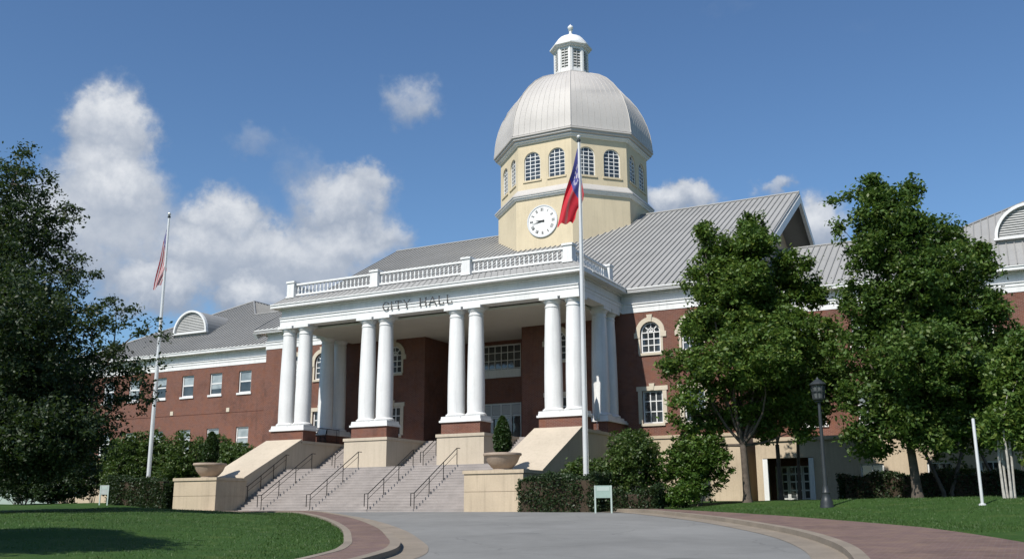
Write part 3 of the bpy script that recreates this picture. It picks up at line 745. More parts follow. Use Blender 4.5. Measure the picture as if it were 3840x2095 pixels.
for s in (-1, 1):
    hx = 23.0 + (RWY - GE) * (PX - 23.0) / (PY - GE)
    mb = MB(); pts = [(46.7, GE, EZ), (18.3, GE, EZ), (18.3, RWY, zat(RWY)), (hx, RWY, zat(RWY)), (PX, PY, PZ)]
    mb.add([(s * x, y, z) for x, y, z in pts], [(0, 1, 2, 3, 4)])
    mb.add([(s * x, y, z) for x, y, z in ((hx, RWY, zat(RWY)), (23.0, RWY, EZ - .05), (23.0, 60, EZ), (PX, 60, PZ), (PX, PY, PZ))], [(0, 1, 2, 3, 4)])
    mb.add([(s * x, y, z) for x, y, z in ((46.7, GE, EZ), (PX, PY, PZ), (PX, 60, PZ), (46.7, 60, EZ))], [(0, 1, 2, 3)])
    mb.add([(s * x, y, z) for x, y, z in ((18.3, RWY, zat(RWY)), (hx, RWY, zat(RWY)), (hx, 2 * RWY - GE, EZ), (18.3, 2 * RWY - GE, EZ))], [(0, 1, 2, 3)])
    wr_ = mb.build('roof', M['roof'], HALL)
    mb = MB(); 
    for k in range(63):
        x = 18.8 + k * .447
        if x > 46.4: break
        yt = RWY if x < hx else (GE + (x - 23.0) * (PY - GE) / (PX - 23.0) if x < PX else GE + (46.7 - x) * (PY - GE) / (46.7 - PX))
        seam(mb, (s * x, GE, EZ), (s * x, yt, zat(yt)))
    for k in range(70):
        y = RWY + .5 + k * .447
        if y > 55: break
        xt = max(23, 23.0) if y > 26 else None
        top = (PX, PZ) if y > PY else (23.0 + (y - GE) * (PX - 23.0) / (PY - GE), zat(y))
        if y <= PY: seam(mb, (s * (hx - (y - RWY) * .0), y, zat(RWY)), (s * top[0], y, top[1])) if top[0] > hx + .2 else None
        else: seam(mb, (s * 30.0, y, EZ + (PZ - EZ) * (30.0 - 23.0) / (PX - 23.0)), (s * PX, y, PZ))
        yl = y
        if yl > PY: seam(mb, (s * 46.6, yl, EZ), (s * PX, yl, PZ))
    for p, q in (((hx, RWY, zat(RWY)), (PX, PY, PZ)), ((46.7, GE, EZ), (PX, PY, PZ)), ((PX, PY, PZ), (PX, 60, PZ)), ((18.3, RWY, zat(RWY)), (hx, RWY, zat(RWY)))):
        mb.tube([(s * p[0], p[1], p[2] + .04), (s * q[0], q[1], q[2] + .04)], .09, 6)
    mb.build('standing_seams', M['seam'], wr_)
    # round-headed louvred dormer
    cx_, fy, zc, r = s * 34.6, 15.0, 16.2, 2.0
    mb = MB(); A = arc(cx_, zc, r + .06, 18)
    for (pa, za), (pb, zb) in zip(A[:-1], A[1:]): mb.quad((pa, fy - .12, za), (pb, fy - .12, zb), (pb, 20.5, zb), (pa, 20.5, za))
    for e in (-1, 1): mb.quad((cx_ + e * (r + .06), fy - .12, 15.0), (cx_ + e * (r + .06), 19, 15.0), (cx_ + e * (r + .06), 19, zc), (cx_ + e * (r + .06), fy - .12, zc))
    mb.quad((cx_ - r - .06, fy, 15.2), (cx_ + r + .06, fy, 15.2), (cx_ + r + .06, fy, zc - .1), (cx_ - r - .06, fy, zc - .1))
    dm = mb.build('dormer', M['roof'], HALL)
    mb = MB(); o_, i2 = arc(cx_, zc, r + .07, 20), arc(cx_, zc, r - .10, 20)
    for k in range(20): mb.prism([o_[k], o_[k + 1], i2[k + 1], i2[k]], lambda p, q, d: (p, d, q), fy - .25, fy + .05)
    mb.box(cx_ - r - .12, cx_ + r + .12, fy - .28, fy + .05, zc - .12, zc + .003); mb.build('arch_trim', M['white'], dm)
    mb = MB()
    for k in range(13):
        z = zc + .06 + k * .15; h = math.sqrt(max(0, (r - .19) ** 2 - (z - zc) ** 2))
        if h > .2: mb.add([(cx_ - h, fy - .08, z), (cx_ + h, fy - .08, z), (cx_ + h, fy + .02, z + .155), (cx_ - h, fy + .02, z + .155)], [(0, 1, 2, 3)])
    mb.add([(p, fy + .075, z) for p, z in arc(cx_, zc, r - .1, 16)], [tuple(range(17))]); mb.build('louver', M['louver'], dm)

# ---- clock tower
TX, TY = -.35, 25.5; T8 = math.tan(math.pi / 8); C8 = math.cos(math.pi / 8)
def octa(mb, prof, cap=True): return mb.lathe([(a / C8, z) for a, z in prof], 8, (TX, TY), math.pi / 8, cap)
TW = octa(MB(), [(6.2, 13.0), (6.2, 25.45)]).build('tower_drum', M['stucco'], HALL)
octa(MB(), [(6.2, 25.28), (6.34, 25.32), (6.34, 25.42), (6.46, 25.46), (6.46, 25.56), (6.2, 25.56)]).build('tower_string_course', M['white'], HALL)
octa(MB(), [(6.52, 25.563), (6.52, 25.66), (6.04, 26.22), (5.9, 26.22)]).build('tower_skirt_roof', M['dome'], HALL)
mb = MB(); tw = Placer(make_window(1.5, 2.5, True, 3, 5, fw=.07, mw=.06, sill='stucco', fan=False))
UA = 6.0; hw = UA * T8
def segarch_ops(): return [(c - .75, c + .75, 27.0, 29.5, True) for c in (-1.13, 1.13)]
for k in range(8):
    a = S_ + k * math.pi / 4; fn = face(TX + UA * math.cos(a), TY + UA * math.sin(a), a)
    wall(mb, fn, -hw, hw, 26.0, 30.4, segarch_ops(), .24)
    for c in (-1.13, 1.13):
        x, y, z = fn(c, 27.0, 0); tw((x, y, z), a - S_)
mb.build('tower_wall', M['stucco'], HALL)
octa(MB(), [(5.7, 26.1), (5.7, 30.3)]).build('tower_core', M['iron'], HALL)
octa(MB(), [(6.0, 30.24), (6.14, 30.28), (6.14, 30.38), (6.30, 30.42), (6.30, 30.52), (6.0, 30.52)]).build('tower_cornice', M['white'], HALL)
octa(MB(), [(6.0, 30.523), (6.42, 30.56), (6.48, 30.62), (6.48, 30.78), (6.60, 30.81), (6.60, 30.90), (6.5, 30.98), (6.0, 30.98)]).build('dome_gutter', M['dome'], HALL)
DP = [(6.55, 30.98), (6.50, 31.25), (6.46, 31.9), (6.36, 32.6), (6.17, 33.4), (5.85, 34.3), (5.38, 35.25), (4.78, 36.1), (4.05, 36.9), (3.2, 37.55), (2.3, 38.02), (1.5, 38.3)]
dome = octa(MB(), DP).build('dome', M['dome'], HALL, smooth=True)
mb = MB()
for k in range(8):
    a = k * math.pi / 4 + math.pi / 8
    mb.tube([(TX + (r / C8 + .01) * math.cos(a), TY + (r / C8 + .01) * math.sin(a), z + .02) for r, z in DP], .04, 5)
    a = S_ + k * math.pi / 4; n_ = (math.cos(a), math.sin(a)); t_ = (-n_[1], n_[0])
    for q in range(1, 10):
        u = -1 + 2 * q / 10
        mb.tube([(TX + n_[0] * (r + .005) + t_[0] * u * r * T8, TY + n_[1] * (r + .005) + t_[1] * u * r * T8, z + .005) for r, z in DP], .014, 4)
mb.build('dome_ribs', M['dome'], dome)
# clock
CK = MB().lathe([(0.001, 0), (1.30, 0), (1.30, .07)], 48, cap=True).xf(lambda x, y, z: (TX - .12 + x, TY - 6.2 - z, 23.22 + y)).build('clock', M['clockface'], HALL)
rim = MB(); o_, i2 = arc(0, 0, 1.38, 48, 0, 2 * math.pi), arc(0, 0, 1.28, 48, 0, 2 * math.pi)
for k in range(48): rim.prism([o_[k], o_[k + 1], i2[k + 1], i2[k]], lambda p, q, d: (TX - .12 + p, TY - 6.2 - d, 23.22 + q), -.02, .11)
rim.build('rim', M['pole'], CK)
ROMAN = ['XII', 'I', 'II', 'III', 'IIII', 'V', 'VI', 'VII', 'VIII', 'IX', 'X', 'XI']
for h in range(12):
    a = math.pi / 2 - h * math.pi / 6; e = (math.cos(a), math.sin(a)); t_ = (e[1], -e[0]); s_ = ROMAN[h]; nm = MB(); w0 = .085; off = -(len(s_) - 1) * w0 / 2
    for i, ch in enumerate(s_):
        q = off + i * w0
        for (q0, r0, q1, r1) in ({'I': [(0, .86, 0, 1.12)], 'V': [(-.04, 1.12, 0, .86), (.04, 1.12, 0, .86)], 'X': [(-.045, .86, .045, 1.12), (.045, .86, -.045, 1.12)]}[ch]):
            pa = (e[0] * r0 + t_[0] * (q + q0), e[1] * r0 + t_[1] * (q + q0)); pb = (e[0] * r1 + t_[0] * (q + q1), e[1] * r1 + t_[1] * (q + q1))
            dx, dz = pb[0] - pa[0], pb[1] - pa[1]; L = math.hypot(dx, dz); ux, uz = -dz / L * .016, dx / L * .016
            nm.prism([(pa[0] + ux, pa[1] + uz), (pa[0] - ux, pa[1] - uz), (pb[0] - ux, pb[1] - uz), (pb[0] + ux, pb[1] + uz)], lambda p, r_, d: (TX - .12 + p, TY - 6.2 - d, 23.22 + r_), .07, .085)
    nm.build('numeral', M['iron'], CK)
for L, wd, ang in ((.62, .085, 172), (.98, .06, 192)):
    a = math.radians(ang); e = (math.cos(a), math.sin(a)); t_ = (-e[1] * wd, e[0] * wd)
    MB().prism([(-e[0] * .18 + t_[0], -e[1] * .18 + t_[1]), (-e[0] * .18 - t_[0], -e[1] * .18 - t_[1]), (e[0] * L, e[1] * L)], lambda p, q, d: (TX - .12 + p, TY - 6.2 - d, 23.22 + q), .09 if L < .8 else .112, .105 if L < .8 else .125).build('hand', M['iron'], CK)
# lantern
octa(MB(), [(1.62, 38.15), (1.72, 38.2), (1.72, 38.42), (1.6, 38.46), (1.5, 38.46)]).build('lantern_base', M['dome'], HALL)
LW = MB(); la = 1.42; lh = la * T8; lv = None
for k in range(8):
    a = S_ + k * math.pi / 4; fn = face(TX + la * math.cos(a), TY + la * math.sin(a), a)
    wall(LW, fn, -lh, lh, 38.45, 41.0, [(-.33, .33, 38.85, 40.75, False)], .14)
    b2(LW, fn, -lh + .02, -lh + .15, 38.46, 40.99, -.06, 0); b2(LW, fn, lh - .15, lh - .02, 38.46, 40.99, -.06, 0)
    if lv is None:
        m2 = MB()
        for q in range(7): m2.add([(-.32, .0, q * .27), (.32, .0, q * .27), (.32, .12, q * .27 + .22), (-.32, .12, q * .27 + .22)], [(0, 1, 2, 3)])
        m2.box(-.33, .33, .125, .14, 0, 1.9); b2(m2, LOC, -.025, .025, 0, 1.9, -.02, .02)
        lv = Placer(m2.build('louver', M['louver']))
    x, y, z = fn(0, 38.85, 0); lv((x, y, z), a - S_)
LW.build('lantern', M['white'], HALL)
octa(MB(), [(1.45, 40.96), (1.62, 41.0), (1.62, 41.1), (1.80, 41.15), (1.80, 41.27), (1.45, 41.27)]).build('lantern_cornice', M['white'], HALL)
octa(MB(), [(1.66, 41.27), (1.60, 41.5), (1.40, 41.85), (1.08, 42.2), (.70, 42.48), (.34, 42.65), (.22, 42.7)]).build('lantern_dome', M['white'], HALL, smooth=True)
MB().lathe([(.22, 42.68), (.20, 42.8), (.13, 42.86), (.13, 43.12), (.20, 43.16), (.10, 43.2), (.10, 43.26), (.22, 43.33), (.27, 43.46), (.22, 43.6), (.08, 43.7), (.02, 43.82)], 16, (TX, TY)).build('finial', M['white'], HALL, smooth=True)

# ------------------------------------------------------------------ entrance stairs
ST = tag(empty('entrance_stairs', (0, -6.45, 0)), 'broad granite flight of steps up to the portico between cream cheek walls', 'stairs')
STP = lambda mb, name, m, parent=ST, **k: mb.xf(lambda x, y, z: (x, y + 6.45, z)).build(name, m, parent, **k)
RL, NL, TL = 2.6 / 17, 17, 4.4 / 16
prof = [(-6.45, -.4)]
for i in range(NL): prof += [(-6.45 + i * TL, i * RL), (-6.45 + i * TL, (i + 1) * RL)]
prof += [(1.0, 2.6), (1.0, -.4)]
mb = MB().prism(prof, lambda p, q, t: (t, p, q), -8.345, 8.345)
for i in range(NL): mb.box(-8.34, 8.34, -6.45 + i * TL - .010, -6.45 + i * TL + .02, (i + 1) * RL - .045, (i + 1) * RL + .002)
STP(mb, 'steps', M['steps'])
RU, NU, TU = 1.874 / 12, 12, 3.05 / 11
for xa, xb in ((-8.345, -5.065), (-1.735, 1.735), (5.065, 8.345)):
    prof = [(.92, 2.4)]
    for i in range(NU): prof += [(.92 + i * TU, 2.6 + i * RU), (.92 + i * TU, 2.6 + (i + 1) * RU)]
    prof += [(4.0, 4.474), (4.0, 2.4)]
    mb = MB().prism(prof, lambda p, q, t: (t, p, q), xa, xb)
    for i in range(NU - 1): mb.box(xa + .004, xb - .004, .92 + i * TU - .010, .92 + i * TU + .02, 2.6 + (i + 1) * RU - .045, 2.6 + (i + 1) * RU + .002)
    STP(mb, 'upper_steps', M['steps'])
for s in (-1, 1):
    a, b = sorted((s * 8.35, s * 11.2))
    STP(MB().prism([(-5.56, -.5), (-5.56, 1.90), (-.403, 4.46), (-.403, -.5)], lambda p, q, t: (t, p, q), a, b), 'cheek_wall', M['podium'])
    STP(MB().prism([(-5.57, 1.905), (-5.57, 2.03), (-.466, 4.57), (-.466, 4.44)], lambda p, q, t: (t, p, q), a - .05, b + .05), 'cheek_coping', M['podium'])
    a, b = sorted((s * 8.12, s * 11.38))
    m_ = MB().box(a, b, -8.0, -5.57, -.5, .93); m_.box(a, b, -8.0, -5.57, .955, 1.80); m_.box(a + .02, b - .02, -7.98, -5.58, .9, .98)
    p_ = STP(m_, 'pier', M['cast']); STP(MB().box(a - .06, b + .06, -8.06, -5.56, 1.803, 1.97), 'pier_cap', M['cast'], p_)
def handrail(x, y0, z0, y1, z1, nposts, ext=.3, h=.92):
    tp = [(x, y0 - ext, z0 + h - .02), (x, y0, z0 + h), (x, y1, z1 + h), (x, y1 + ext, z1 + h)]
    r_ = STP(MB().tube([(x, y0 - ext, z0 + .25)] + tp, .024, 6), 'handrail', M['iron'])
    STP(MB().tube([(x, y0, z0 + h - .28), (x, y1, z1 + h - .28)], .014, 5), 'lower_rail', M['iron'], r_)
    for k in range(nposts):
        t = k / (nposts - 1); y = y0 + (y1 - y0) * t; z = z0 + (z1 - z0) * t
        STP(MB().tube([(x, y, z - .06), (x, y, z + h)], .022, 6), 'post', M['iron'], r_)
for x in (-6.2, -2.7, 1.2, 4.15): handrail(x, -6.35, .05, -2.0, 2.6, 4, .32)
for x in (-6.7, 0.0, 6.7): handrail(x, .95, 2.66, 3.9, 4.47, 3, .3)
for s in (-1, 1): handrail(s * 8.22, -5.3, .62, -2.0, 2.6, 4, .25, .9)

# ------------------------------------------------------------------ things standing on stairs and porch
def rail_fence(x, y0, y1, z, label):
    o = tag(empty('porch_railing', (x, (y0 + y1) / 2, z)), label, 'railing', 'iron railings on the porch')
    L = (y1 - y0) / 2
    for zz in (.95, .12): MB().tube([(0, -L, zz), (0, L, zz)], .022, 5).build('rail', M['iron'], o)
    n = int((y1 - y0) / .13); mb = MB()
    for k in range(n + 1):
        y = -L + 2 * L * k / n; mb.tube([(0, y, 0), (0, y, .95)], .011 if k % 8 else .022, 5)
    mb.build('bars', M['iron'], o)
rail_fence(-8.55, 1.35, 3.7, 4.478, 'black iron railing beside the left pair of portico columns')
rail_fence(8.55, 1.35, 3.7, 4.478, 'black iron railing beside the right pair of portico columns')
rail_fence(-10.95, 1.35, 3.6, 4.478, 'black iron railing on the outer left edge of the porch behind the leftmost columns')

def porch_chair(x, y, rz, label):
    o = tag(empty('porch_chair', (x, y, 4.478), rz), label, 'chair', 'chairs on the porch')
    MB().lathe([(.0, .43), (.22, .44), (.23, .46), (.0, .47)], 14, cap=False).build('seat', M['iron'], o)
    mb = MB(); mb.tube([(-.2, .17, .45), (-.21, .24, .8), (-.12, .27, .93), (.12, .27, .93), (.21, .24, .8), (.2, .17, .45)], .016, 6)
    for k in range(-2, 3): mb.tube([(k * .07, .19, .45), (k * .07, .265, .92)], .009, 4)
    mb.build('backrest', M['iron'], o)
    for sx in (-1, 1):
        for sy in (-1, 1): MB().tube([(sx * .15, sy * .15, .45), (sx * .21, sy * .21, 0)], .014, 5).build('leg', M['iron'], o)
porch_chair(-10.25, 1.9, 2.2, 'black iron chair left of the small round table on the porch')
porch_chair(-9.15, 2.7, -1.0, 'black iron chair right of the small round table on the porch')
o = tag(empty('porch_table', (-9.75, 2.3, 4.478)), 'small round iron table between two chairs on the left of the porch', 'table')
MB().lathe([(0, .70), (.38, .70), (.39, .72), (.38, .735), (0, .735)], 20, cap=False).build('tabletop', M['iron'], o)
MB().lathe([(.03, .03), (.03, .70)], 8).build('stem', M['iron'], o)
for k in range(3): MB().tube([(0, 0, .12), (.28 * math.cos(k * 2.1), .28 * math.sin(k * 2.1), 0)], .018, 5).build('foot', M['iron'], o)
o = tag(empty('parasol', (10.9, 2.5, 4.478)), 'furled white parasol on the right end of the porch', 'parasol')
MB().lathe([(.22, 0), (.22, .06), (.05, .10), (.03, .12)], 14).build('base', M['cast'], o)
MB().lathe([(.02, .1), (.02, 2.0)], 8).build('pole', M['pole'], o)
mb = MB(); n = 24
for i, (r, z) in enumerate(((.10, .62), (.15, .75), (.13, 1.2), (.10, 1.6), (.05, 1.85), (.015, 1.92))):
    mb.v += [(r * (1 + .28 * (k % 2)) * math.cos(2 * math.pi * k / n), r * (1 + .28 * (k % 2)) * math.sin(2 * math.pi * k / n), z) for k in range(n)]
for i in range(5): mb.f += [(i * n + k, i * n + (k + 1) % n, (i + 1) * n + (k + 1) % n, (i + 1) * n + k) for k in range(n)]
mb.build('canopy', M['canvas'], o)

# ------------------------------------------------------------------ foliage tools
RV = Vector((.8871, .4616, 0)).normalized(); DV = Vector((-.4616, .8871, 0)).normalized()
def leaf_mesh(name, cents, size, m, parent, rng, up=.35, asp=.55):
    n = len(cents); nn = rng.normal(size=(n, 3)); nn[:, 2] = np.abs(nn[:, 2]) + up; nn /= np.linalg.norm(nn, axis=1)[:, None]
    a = np.cross(nn, rng.normal(size=(n, 3))); a /= np.linalg.norm(a, axis=1)[:, None]; b = np.cross(nn, a)
    s = size * rng.uniform(.6, 1.35, (n, 1)); a *= s; b *= s * asp
    V = np.stack([cents - a, cents - b + nn * s * .12, cents + a, cents + b + nn * s * .12], 1).reshape(-1, 3)
    F = np.arange(4 * n).reshape(n, 4)
    return link(name, np_mesh(name, V, F), m, parent)
def blob_points(rng, blobs, total, clump=.42, shell=2.0, per=26):
    wts = np.array([(b[3] * b[4] * b[5]) ** .72 * b[6] ** 1.35 for b in blobs]); wts /= wts.sum(); out = []
    for b, w_ in zip(blobs, wts):
        nc = max(2, int(total * w_ / per)); d = rng.normal(size=(nc, 3)); d /= np.linalg.norm(d, axis=1)[:, None]
        r = rng.uniform(0, 1, (nc, 1)) ** (1 / (1 + shell)) * rng.uniform(.86, 1.12, (nc, 1))
        c = np.array(b[:3]) + d * r * np.array(b[3:6]); k = rng.integers(per // 2, per * 3 // 2, nc)
        cs = clump * rng.uniform(.55, 1.25, nc)
        p = np.repeat(c, k, 0) + rng.normal(size=(k.sum(), 3)) * np.repeat(cs, k)[:, None] * np.array([.5, .5, .34]); out.append(p)
    return np.concatenate(out)
def limb(mb, p, q, r0, r1, rng, n=5, sag=.12):
    p, q = np.array(p, float), np.array(q, float); L = np.linalg.norm(q - p); j = rng.normal(size=3) * L * sag; pts = []; rr = []
    for i in range(n + 1):
        t = i / n; pts.append(tuple(p + (q - p) * t + j * math.sin(math.pi * t) * .6)); rr.append(r0 + (r1 - r0) * t)
    mb.tube(pts, rr, 7)
def tree(name, label, cat, spec, total, size, lm, bark='bark', trunk=.17, fork=.28, group=None, seed=1, stems=1, clump=.42, depth=.85, shell=2.0, per=26, limbs=True, off=0.0, spread=.5, top_fork=None):
    (bx, by, bz), bl = spec; bx -= RV.x * off; by -= RV.y * off; bl = [(q[0] + off,) + tuple(q[1:]) for q in bl]; rng = np.random.default_rng(seed); z0 = gz(bx, by)
    o = tag(empty(name, (bx, by, z0)), label, cat, group)
    bb = []
    for r_, dp, z, rx, rz, dn in bl:
        dp = dp + rng.uniform(-.45, .45) * rx
        c = RV * r_ + DV * dp; bb.append((c.x, c.y, z + bz - z0, rx * .93, max(rx * depth, .6 * rz), rz * .93, dn))
    top = max(b[2] for b in bb); low = min(b[2] - b[5] for b in bb); hf = top_fork or max(low * .75, top * fork * .7)
    mb = MB()
    for s in range(stems):
        a = 2 * math.pi * s / max(stems, 1) + .4; ox, oy = (0, 0) if stems == 1 else (.18 * math.cos(a), .18 * math.sin(a)); sp = 0 if stems == 1 else spread
        f = (ox * 2 + sp * math.cos(a) + rng.normal() * .06, oy * 2 + sp * math.sin(a) + rng.normal() * .06, hf)
        mb.tube([(ox, oy, -.25), (ox, oy, .02), (ox * 1.1, oy * 1.1, .35), (ox * 1.3 + (f[0] - ox) * .4, oy * 1.3 + (f[1] - oy) * .4, hf * .55), f], [trunk * 1.5, trunk * 1.35, trunk * 1.02, trunk * .88, trunk * .8], 9)
        mine = [b for i, b in enumerate(bb) if i % stems == s]
        for b in mine:
            if not limbs: continue
            src = f
            if b[6] < .9:                                  # loose outer sprays grow from the nearest full part of the crown
                c_ = [q for q in bb if q[6] >= .85 and q is not b and q[2] < b[2] + .8]
                if c_:
                    q = min(c_, key=lambda q: (q[0] - b[0]) ** 2 + (q[1] - b[1]) ** 2 + (q[2] - b[2]) ** 2); src = (q[0], q[1], q[2])
            thick = src is f
            limb(mb, src, (b[0], b[1], b[2] + b[5] * .3), trunk * (.42 if thick else .16), trunk * .05, rng)
    mb.build('trunk', M[bark], o, smooth=True)
    leaf_mesh('crown', blob_points(rng, bb, total, clump, shell, per), size, M[lm], o, rng); return o
B_OAK = ((-4.94, -22.81, 0.46), [(-1.33, 0.0, 15.36, 0.49, 0.73, 0.8), (-1.56, 0.0, 13.88, 1.62, 1.21, 0.9), (-0.21, 0.0, 13.87, 0.72, 1.0, 0.7), (-0.99, 0.0, 12.0, 2.49, 1.59, 1.0), (0.96, 0.0, 12.37, 0.71, 0.78, 0.6), (-0.75, 0.0, 9.81, 2.75, 1.77, 1.0), (1.62, 0.0, 9.8, 1.15, 1.15, 0.55), (-0.47, 0.0, 7.31, 3.3, 1.94, 1.0), (2.15, 0.0, 8.0, 1.33, 1.14, 0.7), (3.64, 0.0, 7.82, 1.13, 0.84, 0.6), (5.16, 0.0, 7.28, 0.89, 0.67, 0.5), (-0.53, 0.0, 4.7, 3.66, 2.12, 1.2), (3.23, 0.0, 5.72, 1.59, 1.12, 0.85), (4.87, 0.0, 5.54, 0.96, 0.81, 0.6), (4.29, 0.0, 4.34, 1.29, 0.89, 0.75), (-0.3, 0.0, 2.67, 3.26, 1.72, 1.3), (2.96, 0.0, 3.08, 1.67, 1.12, 1.0), (-3.62, 0.0, 11.65, 3.05, 2.65, 0.8), (-3.45, 0.0, 7.5, 3.8, 3.2, 0.8), (-2.8, 0.0, 3.69, 3.74, 2.75, 0.9), (-1.55, 2.0, 8.23, 2.44, 2.24, 1), (-1.35, 2.2, 5.52, 3.04, 2.43, 1.2), (1.96, -2.0, 2.84, 2.7, 1.44, 1.3), (2.11, -2.0, 6.1, 2.0, 1.63, 0.7), (0.2, -1.5, 1.92, 2.59, 1.48, 1.2), (2.33, -1.5, 1.75, 1.81, 1.09, 1.0), (-1.68, -1.0, 1.79, 2.66, 1.33, 1.0), (1.24, -2.6, 4.7, 2.52, 1.62, 1.0), (0.77, -2.6, 7.49, 2.37, 1.83, 0.9)])
B_TREEA = ((20.94, -3.53, 0.23), [(-.7, -.4, 11.4, 1.3, 1.1, 1.0), (-.4, -.9, 9.5, 1.6, 1.2, 1.0), (.4, -1.2, 8.2, 1.8, 1.3, 1.0), (0.8, -.8, 12.4, 1.2, .9, 1.0), (-2.7, 0.3, 3.2, 0.9, 0.8, 0.6), (-1.5, 0.8, 3.9, 1.2, 0.8, 0.7), (1.5, 0.9, 3.6, 1.3, 0.7, 0.6), (2.6, -0.2, 3.4, 0.9, 0.7, 0.6), (-1.44, 0, 13.17, 0.65, 0.77, 1.12), (1.26, 0, 13.7, 0.87, 0.91, 1.15), (-0.07, 0, 12.17, 1.93, 1.12, 1), (2.85, 0, 11.34, 1.13, 0.94, 1), (-1.77, 0, 10.55, 0.8, 1.1, 1.12), (1.01, 0, 10.34, 2.63, 1.52, 1.1), (3.85, 0, 10.23, 0.95, 0.95, 1.15), (-1.54, 0, 8.55, 1.29, 1.19, 1), (1.45, 0, 7.95, 2.82, 1.71, 1.1), (4.07, 0, 7.94, 0.98, 1.33, 0.8), (-2.98, 0, 6.7, 1.02, 0.83, 0.8), (-1.17, 0, 6.3, 1.98, 1.29, 1), (1.98, 0, 5.8, 2.21, 1.3, 1), (-2.48, 0, 4.96, 1.1, 0.86, 0.7), (0.27, 0, 4.47, 2.18, 0.89, 0.9), (2.75, 0, 4.46, 1.2, 0.84, 0.8), (-3.2, 0, 3.91, 0.47, 0.66, 0.6), (1.48, 2.2, 9.37, 2.11, 1.9, 1.15), (0.25, -2.2, 6.64, 2.1, 1.52, 0.9), (0.26, -1.6, 10.57, 1.37, 1.18, 1.15)])
B_TREEB = ((28.47, -4.14, -0.19), [(-.4, -.8, 11.6, 1.5, 1.2, 1.0), (.9, -1.0, 12.2, 1.3, 1.0, 1.0), (-.7, -.9, 13.4, 1.2, .9, 1.0), (-2, -0.5, 3.3, 1.1, 0.8, 0.7), (-0.9, 0.6, 2.9, 1.2, 0.7, 0.6), (1.6, 0.8, 2.8, 1.3, 0.7, 0.6), (3.4, 0.4, 3.6, 1.3, 1, 0.8), (0.4, -1.2, 3.2, 1.6, 0.7, 0.7), (-0.79, 0, 14.52, 1.02, 0.71, 1.12), (-2.2, 0, 14.18, 0.62, 0.35, 0.84), (0.89, 0, 14.43, 0.68, 0.88, 1.12), (-0.19, 0, 13.02, 1.53, 1.08, 1.15), (-2.29, 0, 12.46, 0.54, 0.77, 0.56), (-1.26, 0, 11.32, 1.35, 1.06, 0.98), (2.34, 0, 12.4, 1.16, 0.92, 1), (1.4, 0, 10.75, 2.36, 1.47, 1.1), (3.81, 0, 10.96, 0.92, 1.1, 1.15), (-1.08, 0, 9.28, 1.68, 1.24, 1.15), (2.9, 0, 8.81, 2.07, 1.68, 1.1), (0.61, 0, 8.18, 2.7, 1.64, 1.1), (-1.81, 0, 7.11, 1.43, 1.4, 1), (4.16, 0, 7.35, 1.19, 1.49, 0.9), (0.9, 0, 5.85, 3.17, 1.63, 1.1), (-1.81, 0, 4.99, 1.43, 1.16, 0.9), (2.96, 0, 5.32, 2.05, 1.46, 1), (0.19, 0, 4.02, 2.57, 1.05, 1), (2.24, 0, 3.61, 1.55, 0.89, 0.8), (-2.48, 0, 3.81, 0.67, 0.67, 0.6), (1.68, 2.3, 9.76, 2.25, 1.84, 1.15), (0.01, -2.3, 6.39, 2.37, 1.64, 0.9), (0.41, -1.8, 9.95, 1.5, 1.31, 1.15)])
B_TREEC = ((21.21, 2.41, 0.2), [(0.22, 0.0, 6.7, 1.42, 1.67, 0.8), (0.73, 0.0, 4.89, 1.33, 0.8, 0.7), (0.24, 0.0, 8.64, 1.12, 1.12, 0.7)])
B_TREED = ((21.87, 3.9, 0.24), [(1.0, 0.0, 7.22, 1.49, 1.83, 0.8), (1.28, 0.0, 5.15, 1.1, 0.82, 0.6), (2.26, 0.0, 6.56, 1.01, 1.26, 0.6), (0.11, 0.0, 5.48, 1.13, 0.91, 0.6)])
B_TREEF = ((29.17, 3.15, -0.09), [(0.68, 0.0, 5.95, 1.77, 1.66, 0.9), (1.2, 0.0, 4.31, 1.37, 0.8, 0.7), (-0.27, 0.0, 4.56, 1.31, 0.88, 0.7)])
B_TREEE = ((32.11, -9.15, -0.38), [(1.3, -.6, 2.6, .9, .8, .7), (0.9, .3, 3.9, .9, .8, .8), (0.28, 0.0, 3.54, 0.93, 0.68, 0.8), (0.94, 0.0, 5.22, 1.03, 1.37, 0.8), (-0.3, 0.0, 3.01, 0.44, 0.34, 0.5), (1.97, 0.0, 4.46, 1.21, 1.55, 0.8), (1.6, 0.0, 6.29, 1.04, 0.86, 0.7)])
tree('oak_tree', 'large dark oak at the left edge with loose outer twigs reaching the flagpole', 'tree', B_OAK, 165000, .084, 'oak', trunk=.30, seed=3, clump=.42, depth=.9, shell=1.8, per=36, off=2.6)
tree('street_tree', 'broad green tree in front of the right wall, trunk left of the cream doorway', 'tree', B_TREEA, 112000, .105, 'leaf', trunk=.19, seed=5, clump=.40, per=56)
tree('street_tree', 'tallest green tree, twin topped, standing right of the lamp post', 'tree', B_TREEB, 128000, .10, 'leafb', trunk=.21, seed=8, clump=.40, per=56)
tree('young_tree', 'slim tree with a pale trunk before the cream doorway', 'tree', B_TREEC, 12000, .11, 'leaf', trunk=.13, seed=11)
tree('young_tree', 'slim tree with a dark branching trunk behind the cream doorway tree, nearest the doors', 'tree', B_TREED, 14000, .11, 'leafb', trunk=.10, seed=12)
tree('young_tree', 'thin dark trunked tree behind the tallest tree, against the right wing', 'tree', B_TREEF, 18000, .11, 'leafb', trunk=.10, seed=13, stems=2)
B_TREEG = ((31.6, 4.2, 0.1), [(0, 0, 6.2, 1.6, 1.5, .9), (.9, 0, 4.7, 1.2, .8, .7), (-.9, 0, 4.9, 1.1, .8, .7), (.2, 0, 7.6, 1.0, .9, .7)])
tree('young_tree', 'thin dark trunked tree against the right wing, behind the white post', 'tree', B_TREEG, 16000, .11, 'leafb', trunk=.09, seed=17, stems=2)
